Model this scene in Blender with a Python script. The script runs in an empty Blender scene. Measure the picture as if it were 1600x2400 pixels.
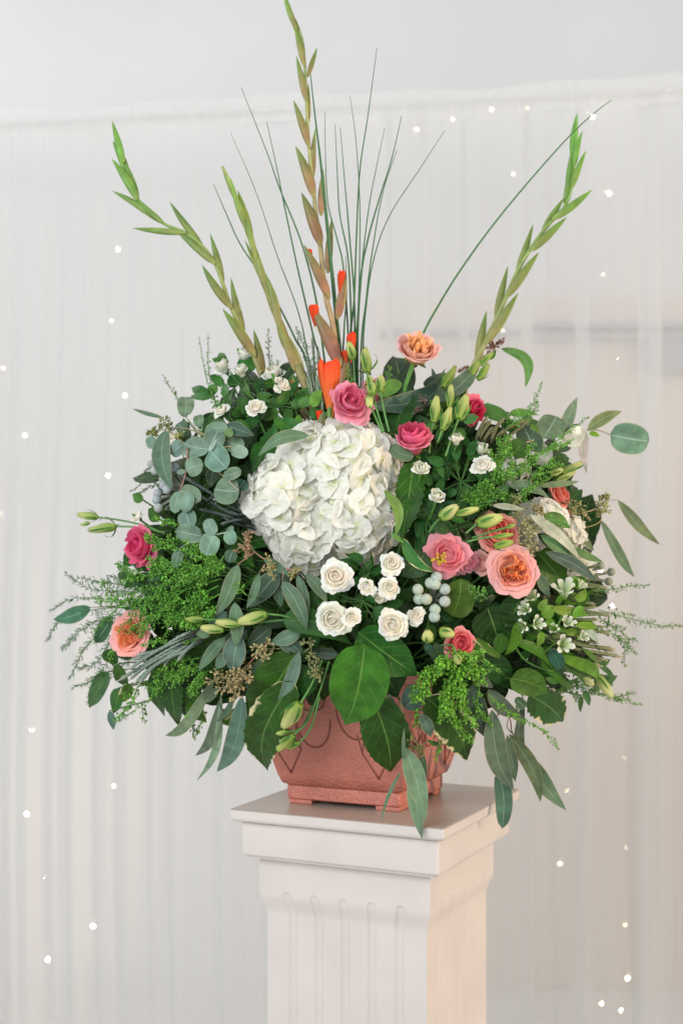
import bpy, math, random
from mathutils import Vector, Matrix
import numpy as np
random.seed(7)
PI = math.pi
scn = bpy.context.scene
COL = scn.collection

# ---------------------------------------------------------------- camera, world, lamps
CZ, F, PITCH = 1.4327, 3333.0, math.atan(50 / 3333.0)
cd = bpy.data.cameras.new('camera'); cam = bpy.data.objects.new('camera', cd); COL.objects.link(cam)
cam.location = (0, 0, CZ); cam.rotation_euler = (PI / 2 + PITCH, 0, 0)
cd.sensor_fit = 'HORIZONTAL'; cd.sensor_width = 24; cd.lens = 50; cd.clip_start = .05; cd.clip_end = 100
cd.dof.use_dof = True; cd.dof.focus_distance = 2.13; cd.dof.aperture_fstop = 3.2
scn.camera = cam
w = bpy.data.worlds.new('World'); scn.world = w; w.use_nodes = True
bg = w.node_tree.nodes['Background']; bg.inputs[0].default_value = (.93, .975, 1, 1); bg.inputs[1].default_value = .45
scn.view_settings.view_transform = 'Standard'; scn.view_settings.look = 'None'
scn.view_settings.exposure = 0.50; scn.view_settings.gamma = 1

def lamp(name, kind, loc, target, power, color, **kw):
    l = bpy.data.lights.new(name, kind); l.energy = power; l.color = color
    for k, v in kw.items(): setattr(l, k, v)
    o = bpy.data.objects.new(name, l); COL.objects.link(o); o.location = loc
    o.rotation_euler = (Vector(target) - Vector(loc)).to_track_quat('-Z', 'Y').to_euler()
    return o
lamp('window_light', 'AREA', (-1.55, -.35, 2.45), (.05, 2.3, 1.35), 84, (.965, .985, 1), shape='RECTANGLE', size=2.6, size_y=2.0)
lamp('low_sunlight', 'SPOT', (4.6, .75, 1.86), (.15, 2.3, 1.05), 420, (1, .74, .50), spot_size=.5, spot_blend=.3, shadow_soft_size=.035)
lamp('warm_fill_light', 'AREA', (2.7, 1.0, 2.0), (1.3, 4.0, .8), 28, (1, .78, .58), shape='RECTANGLE', size=1.6, size_y=1.6)  # added fill that warms the right of the drape, no known lamp there
lamp('back_light', 'AREA', (-2.2, 4.0, 3.3), (-.5, 2.4, 1.3), 9, (1, .99, .97), shape='RECTANGLE', size=1.4, size_y=1.0)

# ---------------------------------------------------------------- places
Z0 = 2.33
cp, sp = math.cos(PITCH), math.sin(PITCH)
def at(x, y, Z):
    X = (x - 800) / F * Z; Y = (1200 - y) / F * Z
    return Vector((X, Z * cp - Y * sp, CZ + Y * cp + Z * sp))
def dome(x, y):
    q = 1 - ((x - 830) / 620) ** 2 - ((y - 1350) / 500) ** 2
    return .26 * math.sqrt(q) if q > 0 else -.05 * min(1, -q * 2)
def P(x, y, d=0.0): return at(x, y, Z0 - dome(x, y) - d)     # on the bouquet's dome, d metres proud of it
def PA(x, y, d=0.0): return at(x, y, Z0 - d)                  # on the plane through the planter
REG = dict(A=(100, 750, .3189), B=(500, 750, .3189), C=(900, 750, .3189), D=(1100, 900, .3189), E=(100, 1150, .3189),
           F=(500, 1200, .3189), G=(900, 1200, .3189), H=(1150, 1200, .287), I=(350, 1500, .3189), J=(850, 1500, .3189), S=(0, 0, 1.0))
def rp(r, x, y): a = REG[r]; return a[0] + x * a[2], a[1] + y * a[2]
def mz(x, y, d=0.0): return (Z0 - dome(x, y) - d) / F          # metres per photo pixel at a spot on the dome
MM = Z0 / F                                                    # one photo pixel, in metres, at the bouquet
CAMP = Vector((0, 0, CZ)); CEN = PA(830, 1420)
def facing(p, out=.45, rnd=.3):
    n = (CAMP - p).normalized() + out * (p - CEN).normalized() + Vector([random.uniform(-rnd, rnd) for _ in range(3)])
    return n.normalized()

# ---------------------------------------------------------------- mesh collector
class M:
    def __init__(s): s.v = []; s.f = []; s.uv = []; s.c = []
    def grid(s, pts, nu, nv, uvs, cols, close=False):
        b = len(s.v); s.v += pts; s.uv += uvs; s.c += cols
        for i in range(nu - 1):
            for j in range(nv if close else nv - 1):
                k = (j + 1) % nv
                s.f.append((b + i * nv + j, b + i * nv + k, b + (i + 1) * nv + k, b + (i + 1) * nv + j))
    def tube(s, pts, rad, n=6, col=(.1, .2, .05), col2=None):
        pts = [Vector(p) for p in pts]; N = len(pts); ref = Vector((.31, -.83, .47)); o = []; u = []; c = []
        for i, p in enumerate(pts):
            t = (pts[min(i + 1, N - 1)] - pts[max(i - 1, 0)]).normalized()
            a = t.cross(ref).normalized(); b2 = t.cross(a)
            r = rad(i / (N - 1)) if callable(rad) else rad
            cc = col if col2 is None else [col[k] + (col2[k] - col[k]) * i / (N - 1) for k in range(3)]
            for j in range(n):
                th = 2 * PI * j / n; o.append(p + a * math.cos(th) * r + b2 * math.sin(th) * r)
                u.append((i / (N - 1), j / n)); c.append(cc)
        s.grid(o, N, n, u, c, True)
    def ball(s, p, r, col, nu=6, nv=8, stretch=None, ax=None):
        o = []; u = []; c = []
        ax = ax.normalized() if ax else Vector((0, 0, 1)); st = stretch or 1
        a = ax.orthogonal().normalized(); b = ax.cross(a)
        for i in range(nu + 1):
            ph = PI * i / nu
            for j in range(nv):
                th = 2 * PI * j / nv; rr = r * max(math.sin(ph), .02)
                o.append(p + a * math.cos(th) * rr + b * math.sin(th) * rr + ax * math.cos(ph) * r * st)
                u.append((i / nu, j / nv)); c.append(col)
        s.grid(o, nu + 1, nv, u, c, True)
    def build(s, name, mat, parent=None, smooth=True):
        me = bpy.data.meshes.new(name)
        off = parent.location if parent else Vector((0, 0, 0))
        me.from_pydata([tuple(Vector(v) - off) for v in s.v], [], s.f)
        if s.uv:
            idx = np.empty(len(me.loops), dtype=np.int32); me.loops.foreach_get('vertex_index', idx)
            uvl = me.uv_layers.new(name='UVMap'); uvl.data.foreach_set('uv', np.array(s.uv, dtype=np.float32)[idx].ravel())
            ca = me.color_attributes.new('Col', 'FLOAT_COLOR', 'POINT')
            ca.data.foreach_set('color', np.c_[np.array(s.c, dtype=np.float32)[:, :3], np.ones(len(s.c), dtype=np.float32)].ravel())
        if smooth: me.polygons.foreach_set('use_smooth', [True] * len(me.polygons))
        me.materials.append(mat)
        o = bpy.data.objects.new(name, me); COL.objects.link(o)
        if parent: o.parent = parent
        return o
def tag(o, label=None, cat=None, group=None, kind=None):
    if label: o['label'] = label
    if cat: o['category'] = cat
    if group: o['group'] = group
    if kind: o['kind'] = kind
    return o
def thing(name, label, cat, loc, group=None, rz=0):
    o = bpy.data.objects.new(name, None); COL.objects.link(o); o.location = loc; o.rotation_euler.z = rz
    o.empty_display_size = .02
    return tag(o, label, cat, group)
def spline(pts, n):                                            # Catmull-Rom through 3-D points
    pts = [Vector(p) for p in pts]
    if len(pts) == 2: return [pts[0].lerp(pts[1], i / (n - 1)) for i in range(n)]
    q = [pts[0] * 2 - pts[1]] + pts + [pts[-1] * 2 - pts[-2]]; out = []; S = len(pts) - 1
    for i in range(n):
        t = i / (n - 1) * S; k = min(int(t), S - 1); t -= k
        a, b, c, d = q[k:k + 4]
        out.append(.5 * ((2 * b) + (c - a) * t + (2 * a - 5 * b + 4 * c - d) * t * t + (3 * b - a - 3 * c + d) * t ** 3))
    return out
def jit(c, a=.15):
    k = 1 + random.uniform(-a, a); return (c[0] * k * random.uniform(.94, 1.06), c[1] * k, c[2] * k * random.uniform(.92, 1.08))
def mix(a, b, t): return tuple(a[i] + (b[i] - a[i]) * t for i in range(3))

# ---------------------------------------------------------------- materials
def nodes(name):
    m = bpy.data.materials.new(name); m.use_nodes = True; nt = m.node_tree
    return m, nt, nt.nodes['Principled BSDF'], (lambda t, **k: _n(nt, t, k)), nt.links.new
def _n(nt, t, k):
    n = nt.nodes.new(t)
    for a, v in k.items():
        if a.startswith('i'): n.inputs[int(a[1:])].default_value = v
        else: setattr(n, a, v)
    return n
def bump(nt, new, link, b, scale, strength, dist=.001, src=None, detail=4, coord='Object'):
    tc = new('ShaderNodeTexCoord'); nz = new('ShaderNodeTexNoise'); nz.inputs['Scale'].default_value = scale; nz.inputs['Detail'].default_value = detail
    link(tc.outputs[coord], nz.inputs['Vector']); bp = new('ShaderNodeBump'); bp.inputs['Strength'].default_value = strength; bp.inputs['Distance'].default_value = dist
    link(nz.outputs['Fac'], bp.inputs['Height']); link(bp.outputs[0], b.inputs['Normal']); return nz, bp
def colvar(new, link, src, scale, lo, hi, coord='Object'):      # multiplies a colour by a soft noise
    tc = new('ShaderNodeTexCoord'); nz = new('ShaderNodeTexNoise'); nz.inputs['Scale'].default_value = scale; nz.inputs['Detail'].default_value = 5
    link(tc.outputs[coord], nz.inputs['Vector']); mr = new('ShaderNodeMapRange'); mr.inputs[1].default_value = .3; mr.inputs[2].default_value = .7
    mr.inputs[3].default_value = lo; mr.inputs[4].default_value = hi; link(nz.outputs['Fac'], mr.inputs[0])
    vm = new('ShaderNodeVectorMath', operation='SCALE'); link(src, vm.inputs[0]); link(mr.outputs[0], vm.inputs['Scale']); return vm.outputs[0]
def out_mix(nt, new, link, b, colsock, trans):                  # principled + translucent, for thin leaves and petals
    tr = new('ShaderNodeBsdfTranslucent'); link(colsock, tr.inputs[0]); mx = new('ShaderNodeMixShader', i0=trans)
    link(b.outputs[0], mx.inputs[1]); link(tr.outputs[0], mx.inputs[2]); link(mx.outputs[0], nt.nodes['Material Output'].inputs[0])
def leafmat(name, vein, side, rough, trans, edge=None, blotch=None, nveins=7, lo=.75, hi=1.2, spec=.2, vb=.0006):
    m, nt, b, new, link = nodes(name)
    at_ = new('ShaderNodeAttribute', attribute_name='Col'); uv = new('ShaderNodeUVMap'); sx = new('ShaderNodeSeparateXYZ'); link(uv.outputs[0], sx.inputs[0])
    def math_(op, a, c=None, v=None):
        n = new('ShaderNodeMath', operation=op)
        link(a, n.inputs[0])
        if c is not None: link(c, n.inputs[1])
        if v is not None: n.inputs[1].default_value = v
        return n.outputs[0]
    av = math_('ABSOLUTE', math_('MULTIPLY_ADD', sx.outputs[1], v=2.0)); 
    n0 = av.node.inputs[0].links[0].from_node; n0.inputs[2].default_value = -1.0      # |2v-1|
    mid = new('ShaderNodeMapRange'); mid.inputs[1].default_value = .012; mid.inputs[2].default_value = .055 if nveins == 6 else .075; mid.inputs[3].default_value = 1; mid.inputs[4].default_value = 0; link(av, mid.inputs[0])
    ph = math_('SUBTRACT', math_('MULTIPLY', sx.outputs[0], v=float(nveins)), math_('MULTIPLY', av, v=1.6))
    saw = math_('ABSOLUTE', math_('SUBTRACT', math_('FRACT', ph), v=.5))
    sv = new('ShaderNodeMapRange'); sv.inputs[1].default_value = .44; sv.inputs[2].default_value = .5; link(saw, sv.inputs[0])
    veins = math_('MAXIMUM', mid.outputs[0], math_('MULTIPLY', sv.outputs[0], v=side))
    col = colvar(new, link, at_.outputs['Color'], 45, lo * .88, hi)
    mx = new('ShaderNodeMixRGB'); mx.inputs[2].default_value = (*vein, 1); link(math_('MULTIPLY', veins, v=.75), mx.inputs[0]); link(col, mx.inputs[1]); cur = mx.outputs[0]
    if edge:
        er = new('ShaderNodeMapRange'); er.inputs[1].default_value = .9; er.inputs[2].default_value = 1; link(av, er.inputs[0])
        m2 = new('ShaderNodeMixRGB'); m2.inputs[2].default_value = (*edge, 1); link(math_('MULTIPLY', er.outputs[0], v=.7), m2.inputs[0]); link(cur, m2.inputs[1]); cur = m2.outputs[0]
    if blotch:
        tc = new('ShaderNodeTexCoord'); nz = new('ShaderNodeTexNoise'); nz.inputs['Scale'].default_value = 38; link(tc.outputs['Object'], nz.inputs[0])
        er = new('ShaderNodeMapRange'); er.inputs[1].default_value = 1.12; er.inputs[2].default_value = 1.22; link(math_('ADD', nz.outputs['Fac'], math_('MULTIPLY', av, v=.72)), er.inputs[0])
        m2 = new('ShaderNodeMixRGB'); m2.inputs[2].default_value = (*blotch, 1); link(er.outputs[0], m2.inputs[0]); link(cur, m2.inputs[1]); cur = m2.outputs[0]
    tc = new('ShaderNodeTexCoord'); nz = new('ShaderNodeTexNoise'); nz.inputs['Scale'].default_value = 150; nz.inputs['Detail'].default_value = 2; link(tc.outputs['Object'], nz.inputs[0])
    er = new('ShaderNodeMapRange'); er.inputs[1].default_value = .66; er.inputs[2].default_value = .76; er.inputs[4].default_value = .55; link(nz.outputs['Fac'], er.inputs[0])
    m2 = new('ShaderNodeMixRGB'); m2.inputs[2].default_value = (.12, .09, .04, 1); link(er.outputs[0], m2.inputs[0]); link(cur, m2.inputs[1]); cur = m2.outputs[0]
    link(cur, b.inputs['Base Color']); b.inputs['Roughness'].default_value = rough; b.inputs['Specular IOR Level'].default_value = spec
    nz, bp = bump(nt, new, link, b, 260, .45, .0008)
    b2 = new('ShaderNodeBump'); b2.inputs['Strength'].default_value = .6; b2.inputs['Distance'].default_value = vb; b2.invert = True
    link(veins, b2.inputs['Height']); link(bp.outputs[0], b2.inputs['Normal']); link(b2.outputs[0], b.inputs['Normal'])
    out_mix(nt, new, link, b, cur, trans); return m
def vcmat(name, rough, trans, lo=.9, hi=1.08, bs=180, bst=.3, scale=60, spec=.4, bd=.0006):
    m, nt, b, new, link = nodes(name); a = new('ShaderNodeAttribute', attribute_name='Col')
    c = colvar(new, link, a.outputs['Color'], scale, lo, hi); link(c, b.inputs['Base Color'])
    b.inputs['Roughness'].default_value = rough; b.inputs['Specular IOR Level'].default_value = spec
    bump(nt, new, link, b, bs, bst, bd)
    if trans: out_mix(nt, new, link, b, c, trans)
    return m
MAT = dict(
    euc=leafmat('eucalyptus_leaf_skin', (.22, .32, .23), .10, .62, .12, edge=(.34, .28, .19), lo=.78, hi=1.2),
    round=leafmat('silver_dollar_leaf_skin', (.30, .40, .33), .16, .66, .14, edge=(.20, .30, .13), lo=.7, hi=1.28),
    green=leafmat('glossy_leaf_skin', (.13, .27, .05), .42, .42, .2, nveins=6, lo=.72, hi=1.25, vb=.0012),
    varieg=leafmat('variegated_leaf_skin', (.12, .25, .06), .35, .45, .2, blotch=(.62, .58, .32), nveins=6),
    floret=vcmat('hydrangea_sepal_skin', .65, .48, .96, 1.03, 140, .3, 40, .2),
    petal=vcmat('petal_skin', .6, .42, .95, 1.04, 150, .30, 40, .25),
    stem=vcmat('stem_skin', .5, 0, .8, 1.15, 300, .4, 90),
    bract=vcmat('bract_skin', .48, .12, .8, 1.18, 240, .35, 55),
    pods=vcmat('pod_skin', .5, .25, .75, 1.25, 200, .2, 60),
    fuzz=vcmat('felted_skin', .9, 0, .75, 1.2, 900, .9, 300, .1, .0015))
# ---------------------------------------------------------------- the room behind
def flat(name, colr, rough=.8, lo=.96, hi=1.03, scale=1.5, bs=60, bst=.1):
    m, nt, b, new, link = nodes(name); rgb = new('ShaderNodeRGB'); rgb.outputs[0].default_value = (*colr, 1)
    c = colvar(new, link, rgb.outputs[0], scale, lo, hi); link(c, b.inputs['Base Color']); b.inputs['Roughness'].default_value = rough
    bump(nt, new, link, b, bs, bst, .002); return m
def box(name, x0, x1, y0, y1, z0, z1, mat, parent=None, bev=.0):
    me = bpy.data.meshes.new(name); off = parent.location if parent else Vector((0, 0, 0))
    v = [Vector((x, y, z)) - off for x in (x0, x1) for y in (y0, y1) for z in (z0, z1)]
    me.from_pydata([tuple(p) for p in v], [], [(0, 1, 3, 2), (4, 6, 7, 5), (0, 4, 5, 1), (2, 3, 7, 6), (0, 2, 6, 4), (1, 5, 7, 3)])
    me.materials.append(mat); o = bpy.data.objects.new(name, me); COL.objects.link(o)
    if parent: o.parent = parent
    if bev:
        md = o.modifiers.new('bevel', 'BEVEL'); md.width = bev; md.segments = 3
    return o
wall_m = flat('white_wall_paint', (.66, .66, .665)); floor_m = flat('floor_boards', (.66, .645, .63)); grey_m = flat('warmed_wall_panel', (.67, .57, .49))  # panel grey is tinted tan in place of warm light on the right
tag(box('wall', -4, 4, 4.55, 4.65, 0, 4.2, wall_m), kind='structure')
tag(box('floor', -4, 4, -3, 4.55, -.05, 0, floor_m), kind='structure')
# recessed dark board on the wall, a rail and a bracket, seen blurred through the sheer drape on the right
def wallpx(x, y, Z=4.5): return at(x, y, Z)
a = wallpx(878, 695); b_ = wallpx(1760, 2294)
tag(box('wall_panel', a.x, b_.x, 4.50, 4.547, .0015, a.z, grey_m, bev=.004), 'broad grey board on the wall behind the right half of the sheer drape', 'board')
rail_m = flat('rail_metal', (.20, .21, .25), .5); dk_m = flat('bracket_metal', (.26, .26, .32), .5)
a = wallpx(890, 780); b_ = wallpx(1215, 792)
tag(box('wall_rail', a.x, b_.x, 4.40, 4.49, b_.z, a.z, rail_m, bev=.003), 'thin blue grey rail seen through the drape right of the gladiolus', 'rail')
t = thing('wall_bracket', 'thick grey bracket on two bars at the right edge behind the drape', 'bracket', wallpx(1425, 780))
a = wallpx(1245, 762); b_ = wallpx(1640, 776); box('bar', a.x, b_.x, 4.4, 4.49, b_.z, a.z, dk_m, t, .003)
a = wallpx(1245, 790); b_ = wallpx(1640, 800); box('bar', a.x, b_.x, 4.4, 4.49, b_.z, a.z, dk_m, t, .003)
a = wallpx(1505, 800.6); b_ = wallpx(1640, 878); box('block', a.x, b_.x, 4.4, 4.49, b_.z, a.z, rail_m, t, .01)

# sheer drape
m, nt, b, new, link = nodes('sheer_voile')
tcx = new('ShaderNodeTexCoord'); wv = new('ShaderNodeTexNoise'); mp = new('ShaderNodeMapping'); mp.inputs['Scale'].default_value = (6, 6, .3)
link(tcx.outputs['Object'], mp.inputs[0]); link(mp.outputs[0], wv.inputs[0]); wv.inputs['Scale'].default_value = 1.0; wv.inputs['Detail'].default_value = 3
mr = new('ShaderNodeMapRange'); mr.inputs[1].default_value = .3; mr.inputs[2].default_value = .7; mr.inputs[3].default_value = .58; mr.inputs[4].default_value = .65; link(wv.outputs[0], mr.inputs[0])
b.inputs['Base Color'].default_value = (.86, .857, .845, 1); b.inputs['Roughness'].default_value = .85; b.inputs['Specular IOR Level'].default_value = .1
trl = new('ShaderNodeBsdfTranslucent'); trl.inputs[0].default_value = (.88, .875, .86, 1); ms = new('ShaderNodeMixShader', i0=.45); link(b.outputs[0], ms.inputs[1]); link(trl.outputs[0], ms.inputs[2])
tp = new('ShaderNodeBsdfTransparent'); m2 = new('ShaderNodeMixShader'); link(mr.outputs[0], m2.inputs[0]); link(tp.outputs[0], m2.inputs[1]); link(ms.outputs[0], m2.inputs[2]); link(m2.outputs[0], nt.nodes['Material Output'].inputs[0])
voile = m
DL, DR = at(0, 262, 4.12), at(1600, 180, 3.80)
DTOP = (DL.z + DR.z) / 2
ddir = Vector((DR.x - DL.x, DR.y - DL.y, 0)).normalized(); dn = Vector((ddir.y, -ddir.x, 0)); dlen = (Vector((DR.x, DR.y, 0)) - Vector((DL.x, DL.y, 0))).length
def dpos(s, off, z): p = Vector((DL.x, DL.y, 0)) + ddir * s + dn * off; return Vector((p.x, p.y, z))
phs = [random.uniform(0, 6.28) for _ in range(8)]
def wavef(s, u):                                                # u: 0 at the header, 1 at the floor
    k = .35 + .65 * min(1, u * 2)
    a = .5 + .9 * max(0, math.sin(2.9 * s + phs[0])); c = .5 + .5 * math.sin(3.3 * s + phs[1])
    ss = s + .02 * math.sin(5 * u + phs[2]) + .012 * math.sin(9 * s + phs[3])
    y = .0075 * math.sin(2 * PI * ss / .155 + phs[4] + 1.2 * math.sin(2.7 * s)) * (.4 + a)
    y += .006 * math.sin(2 * PI * ss / .071 + phs[5] + 1.5 * math.sin(4.1 * s)) * (.3 + c)
    y += .003 * math.sin(2 * PI * ss / .031 + phs[6]) * (1 - .6 * u)
    return y * k
t = thing('sheer_drape', 'ivory sheer drape in loose vertical folds hanging behind the flowers', 'curtain', dpos(dlen / 2, 0, 0))
mm = M(); NS, NZ = 900, 15; pts = []; uv = []; cc = []
for i in range(NZ):
    u = i / (NZ - 1); z = DTOP - .075 - (DTOP - .095) * u
    for j in range(NS):
        s = -.9 + (dlen + 1.8) * j / (NS - 1); pts.append(dpos(s, wavef(s, u), z)); uv.append((u, j / NS)); cc.append((1, 1, 1))
mm.grid(pts, NZ, NS, uv, cc); mm.build('curtain_panel', voile, t)
for off, sgn in ((.013, 1), (-.013, -1)):                        # the gathered rod pocket, front and back
    mm = M(); pts = []; uv = []; cc = []
    for i in range(7):
        u = i / 6
        for j in range(NS * 2):
            s = -.9 + (dlen + 1.8) * j / (NS * 2 - 1)
            rip = .0012 * math.sin(2 * PI * s / .033 + 3 * math.sin(7 * s)) + .002 * math.sin(2 * PI * s / .083 + sgn + 2 * math.sin(3 * s))
            z = DTOP + .006 * math.sin(6 * s + phs[7]) + .005 * math.sin(17 * s) - .078 * u
            pts.append(dpos(s, off * math.sin(PI * min(1, .25 + u)) + rip * (1 if 0 < i else .5), z)); uv.append((u, j / NS)); cc.append((1, 1, 1))
    mm.grid(pts, 7, NS * 2, uv, cc); mm.build('curtain_header', voile, t)
mm = M(); mm.tube([dpos(-.95, 0, DTOP - .035), dpos(dlen + .95, 0, DTOP - .035)], .006, 10, (.7, .7, .68)); mm.build('curtain_rod', flat('rod_paint', (.66, .66, .66), .5), t)
# a second, gathered voile behind, which makes the tall pale bands on the right
t = thing('gathered_voile', 'narrow gathered voile strips hanging behind the sheer drape on the right', 'curtain', dpos(dlen * .9, -.06, 0))
for x, wd in ((1350, 34), (1502, 56), (975, 46), (1225, 20), (1080, 16), (1590, 24), (905, 14)):
    s = (at(x, 1200, 3.93).x - DL.x) / ddir.x; w_ = wd / F * 3.9; mm = M(); pts = []; uv = []; cc = []
    for i in range(4):
        z = DTOP - .02 - (DTOP - .05) * i / 3
        for j in range(25):
            q = j / 24 - .5; pts.append(dpos(s + w_ * q, -.055 + .012 * math.sin(q * 22) - .03 * q * q, z)); uv.append((i / 3, j / 24)); cc.append((1, 1, 1))
    mm.grid(pts, 4, 25, uv, cc); mm.build('voile_strip', voile, t)

# fairy lights
em, nt, b, new, link = nodes('lit_bulb'); b.inputs['Base Color'].default_value = (1, .9, .75, 1); b.inputs['Emission Color'].default_value = (1, .80, .55, 1); b.inputs['Emission Strength'].default_value = 40
wire_m = flat('clear_wire', (.72, .70, .66), .4)
strands = [
 ('far left', [(14, 510), (8, 862), (2, 1204), (58, 1020), (78, 1357), (75, 1711), (63, 1908), (104, 2056), (112, 2250), (117, 2349), (67, 2392)]),
 ('left, beside the bouquet', [(277, 583), (262, 751), (293, 927), (253, 1115), (267, 1842), (223, 2013), (218, 2171)]),
 ('top, above the bouquet', [(875, 281), (976, 303), (1061, 279), (1151, 256), (1235, 253), (1388, 273)]),
 ('right, between bouquet and edge', [(1202, 407), (1427, 452), (1413, 643), (1179, 775), (1444, 839), (1383, 1242), (1435, 1420), (1288, 1684), (1328, 1853), (1312, 2026)]),
 ('right edge', [(1408, 1340), (1462, 1777), (1466, 1986), (1464, 2169), (1470, 2294), (1409, 2353), (1454, 2369)])]
ems = [em]
for st_, c_ in ((16, (1, .74, .46, 1)), (150, (1, .86, .66, 1))):
    e_ = em.copy(); e_.name = 'lit_bulb'; e_.node_tree.nodes['Principled BSDF'].inputs['Emission Strength'].default_value = st_; e_.node_tree.nodes['Principled BSDF'].inputs['Emission Color'].default_value = c_; ems.append(e_)
bm = M(); bm.ball(Vector((0, 0, 0)), .0027, (1, 1, 1), 6, 8); bulb0 = None
for nm, pts in strands:
    P3 = [at(x, y, 4.02 + (800 - x) * .0002 + .018) for x, y in pts]
    t = thing('string_light', 'string of tiny warm white lights behind the drape, ' + nm, 'string lights', P3[0], 'fairy light strings behind the drape')
    mm = M(); mm.tube(spline([p + Vector((0, .006, 0)) for p in P3], len(P3) * 8), .0006, 4, (.7, .7, .7)); mm.build('wire', wire_m, t)
    for p in P3:
        if bulb0 is None: bulb0 = bm.build('bulb', em, None); o = bulb0; o.parent = t
        else: o = bulb0.copy(); COL.objects.link(o); o.parent = t
        o.material_slots[0].link = 'OBJECT'; o.material_slots[0].material = random.choice((ems[0], ems[0], ems[1], ems[1], ems[2]))
        o.location = p - t.location; k = random.choice((.28, .42, .55, .75, .95, 1.25)); o.scale = (k, k, k)

# ---------------------------------------------------------------- pedestal
paint, nt, b, new, link = nodes('pedestal_paint'); rgb = new('ShaderNodeRGB'); rgb.outputs[0].default_value = (.50, .455, .428, 1)
c = colvar(new, link, rgb.outputs[0], 9, .93, 1.04); link(c, b.inputs['Base Color']); b.inputs['Roughness'].default_value = .45
tc = new('ShaderNodeTexCoord'); mp = new('ShaderNodeMapping'); mp.inputs['Scale'].default_value = (90, 90, 7); link(tc.outputs['Object'], mp.inputs[0])
nz = new('ShaderNodeTexNoise'); nz.inputs['Scale'].default_value = 1.2; nz.inputs['Detail'].default_value = 4; link(mp.outputs[0], nz.inputs[0])
bp = new('ShaderNodeBump'); bp.inputs['Strength'].default_value = .35; bp.inputs['Distance'].default_value = .0015; link(nz.outputs[0], bp.inputs['Height']); link(bp.outputs[0], b.inputs['Normal'])
top_m, nt2, b2, new2, link2 = nodes('plate_top_shaded'); b2.inputs['Base Color'].default_value = (.36, .30, .255, 1); b2.inputs['Roughness'].default_value = .3  # shade and warm reflection on the plate top, put into a darker brown
bump(nt2, new2, link2, b2, 300, .12, .0006)
PEDYAW = -math.radians(25); PC = Vector((.0627, 2.326, 0))
ped = thing('pedestal', 'cream painted fluted square pedestal with stepped cornice carrying the planter', 'pedestal', PC, rz=PEDYAW)
def ring(prof, name, mat, parent, cap=True):                    # square mouldings: list of (half width, z), rounded arris
    m = M(); pts = []; uv = []; cc = []; seg = 6
    for k, (h, z) in enumerate(prof):
        r = .004; q = []
        for cx, cy, a0 in ((h - r, h - r, 0), (-h + r, h - r, PI / 2), (-h + r, -h + r, PI), (h - r, -h + r, 1.5 * PI)):
            for i in range(seg): a = a0 + PI / 2 * i / (seg - 1); q.append(Vector((cx + r * math.cos(a), cy + r * math.sin(a), z)))
        pts += q; uv += [(k, j) for j in range(len(q))]; cc += [(1, 1, 1)] * len(q)
    m.grid(pts, len(prof), 4 * seg, uv, cc, True)
    if cap: m.f.append(tuple(range(len(pts) - 4 * seg, len(pts)))); m.f.append(tuple(reversed(range(4 * seg))))
    me = bpy.data.meshes.new(name); me.from_pydata([tuple(v) for v in m.v], [], m.f); me.materials.append(mat)
    o = bpy.data.objects.new(name, me); COL.objects.link(o); o.parent = parent
    for p in me.polygons: p.use_smooth = len(p.vertices) == 4
    md = o.modifiers.new('edge', 'EDGE_SPLIT'); md.split_angle = math.radians(50); return o
def rnd(h, z0, z1, r, n=5, top=True, bot=True):                 # a band profile with rounded lips
    o = []
    if bot: o += [(h - r + r * math.sin(PI / 2 * i / n), z0 + r - r * math.cos(PI / 2 * i / n)) for i in range(n + 1)]
    else: o.append((h, z0))
    if top: o += [(h - r + r * math.cos(PI / 2 * i / n), z1 - r + r * math.sin(PI / 2 * i / n)) for i in range(n + 1)]
    else: o.append((h, z1))
    return o
T = 1.0
ring([(.1795, T - .0015), (.1795, T - .001), (.178, T)], 'plate_top', top_m, ped)
ring(rnd(.18, T - .020, T - .0016, .008, top=False), 'top_plate', paint, ped)
ring([(.160, T - .078)] + rnd(.166, T - .074, T - .0205, .004), 'cornice', paint, ped)
neck = [(.1445, T - .0785), (.1445, T - .145)] + [(.135 + .0095 * .5 * (1 + math.cos(PI * i / 8)), T - .145 - .045 * i / 8) for i in range(1, 9)]
ring(rnd(.165, .0, .06, .006) + [(.155, .062)] + rnd(.150, .063, .10, .01), 'base', paint, ped)
def flutes():
    hw = .1350; m = M(); us = sorted(set([-hw, hw] + [(-hw + 2 * hw * k / 6) + .0075 * q / 7 for k in range(1, 6) for q in range(-8, 9)]))
    z1, z0 = T - .0787, .10; zt = T - .130
    zb = T - .172; zs = [z0] + [z0 + (zb - z0) * i / 6 for i in range(1, 7)] + [zb + (zt - .012 - zb) * i / 8 for i in range(1, 9)] + [zt - .012 + .016 * i / 14 for i in range(1, 15)] + [zt + .004 + (z1 - zt - .004) * i / 6 for i in range(1, 7)]
    pts = []; uv = []; cc = []
    for z in zs:
        for u in us:
            dmin = 9
            for k in range(1, 6):
                du = u - (-hw + 2 * hw * k / 6); dz = max(0, z - (zt - .007)); dmin = min(dmin, math.hypot(du, dz))
            g = max(0, 1 - (dmin / .0068) ** 2) ** .5 * .0025
            bl = max(0, z - (T - .170)) / .036; nk = .135 + .0095 * .5 * (1 - math.cos(PI * min(1, bl)))
            pts.append(Vector((u * nk / .135, -(nk - g), z))); uv.append((0, 0)); cc.append((1, 1, 1))
    m.grid(pts, len(zs), len(us), uv, cc); return m
fm = flutes(); f0 = None
for k in range(4):
    if f0 is None:
        f0 = fm.build('fluted_face', paint, None); f0.parent = ped; o = f0
    else: o = f0.copy(); COL.objects.link(o); o.parent = ped
    o.rotation_euler.z = k * PI / 2
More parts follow.
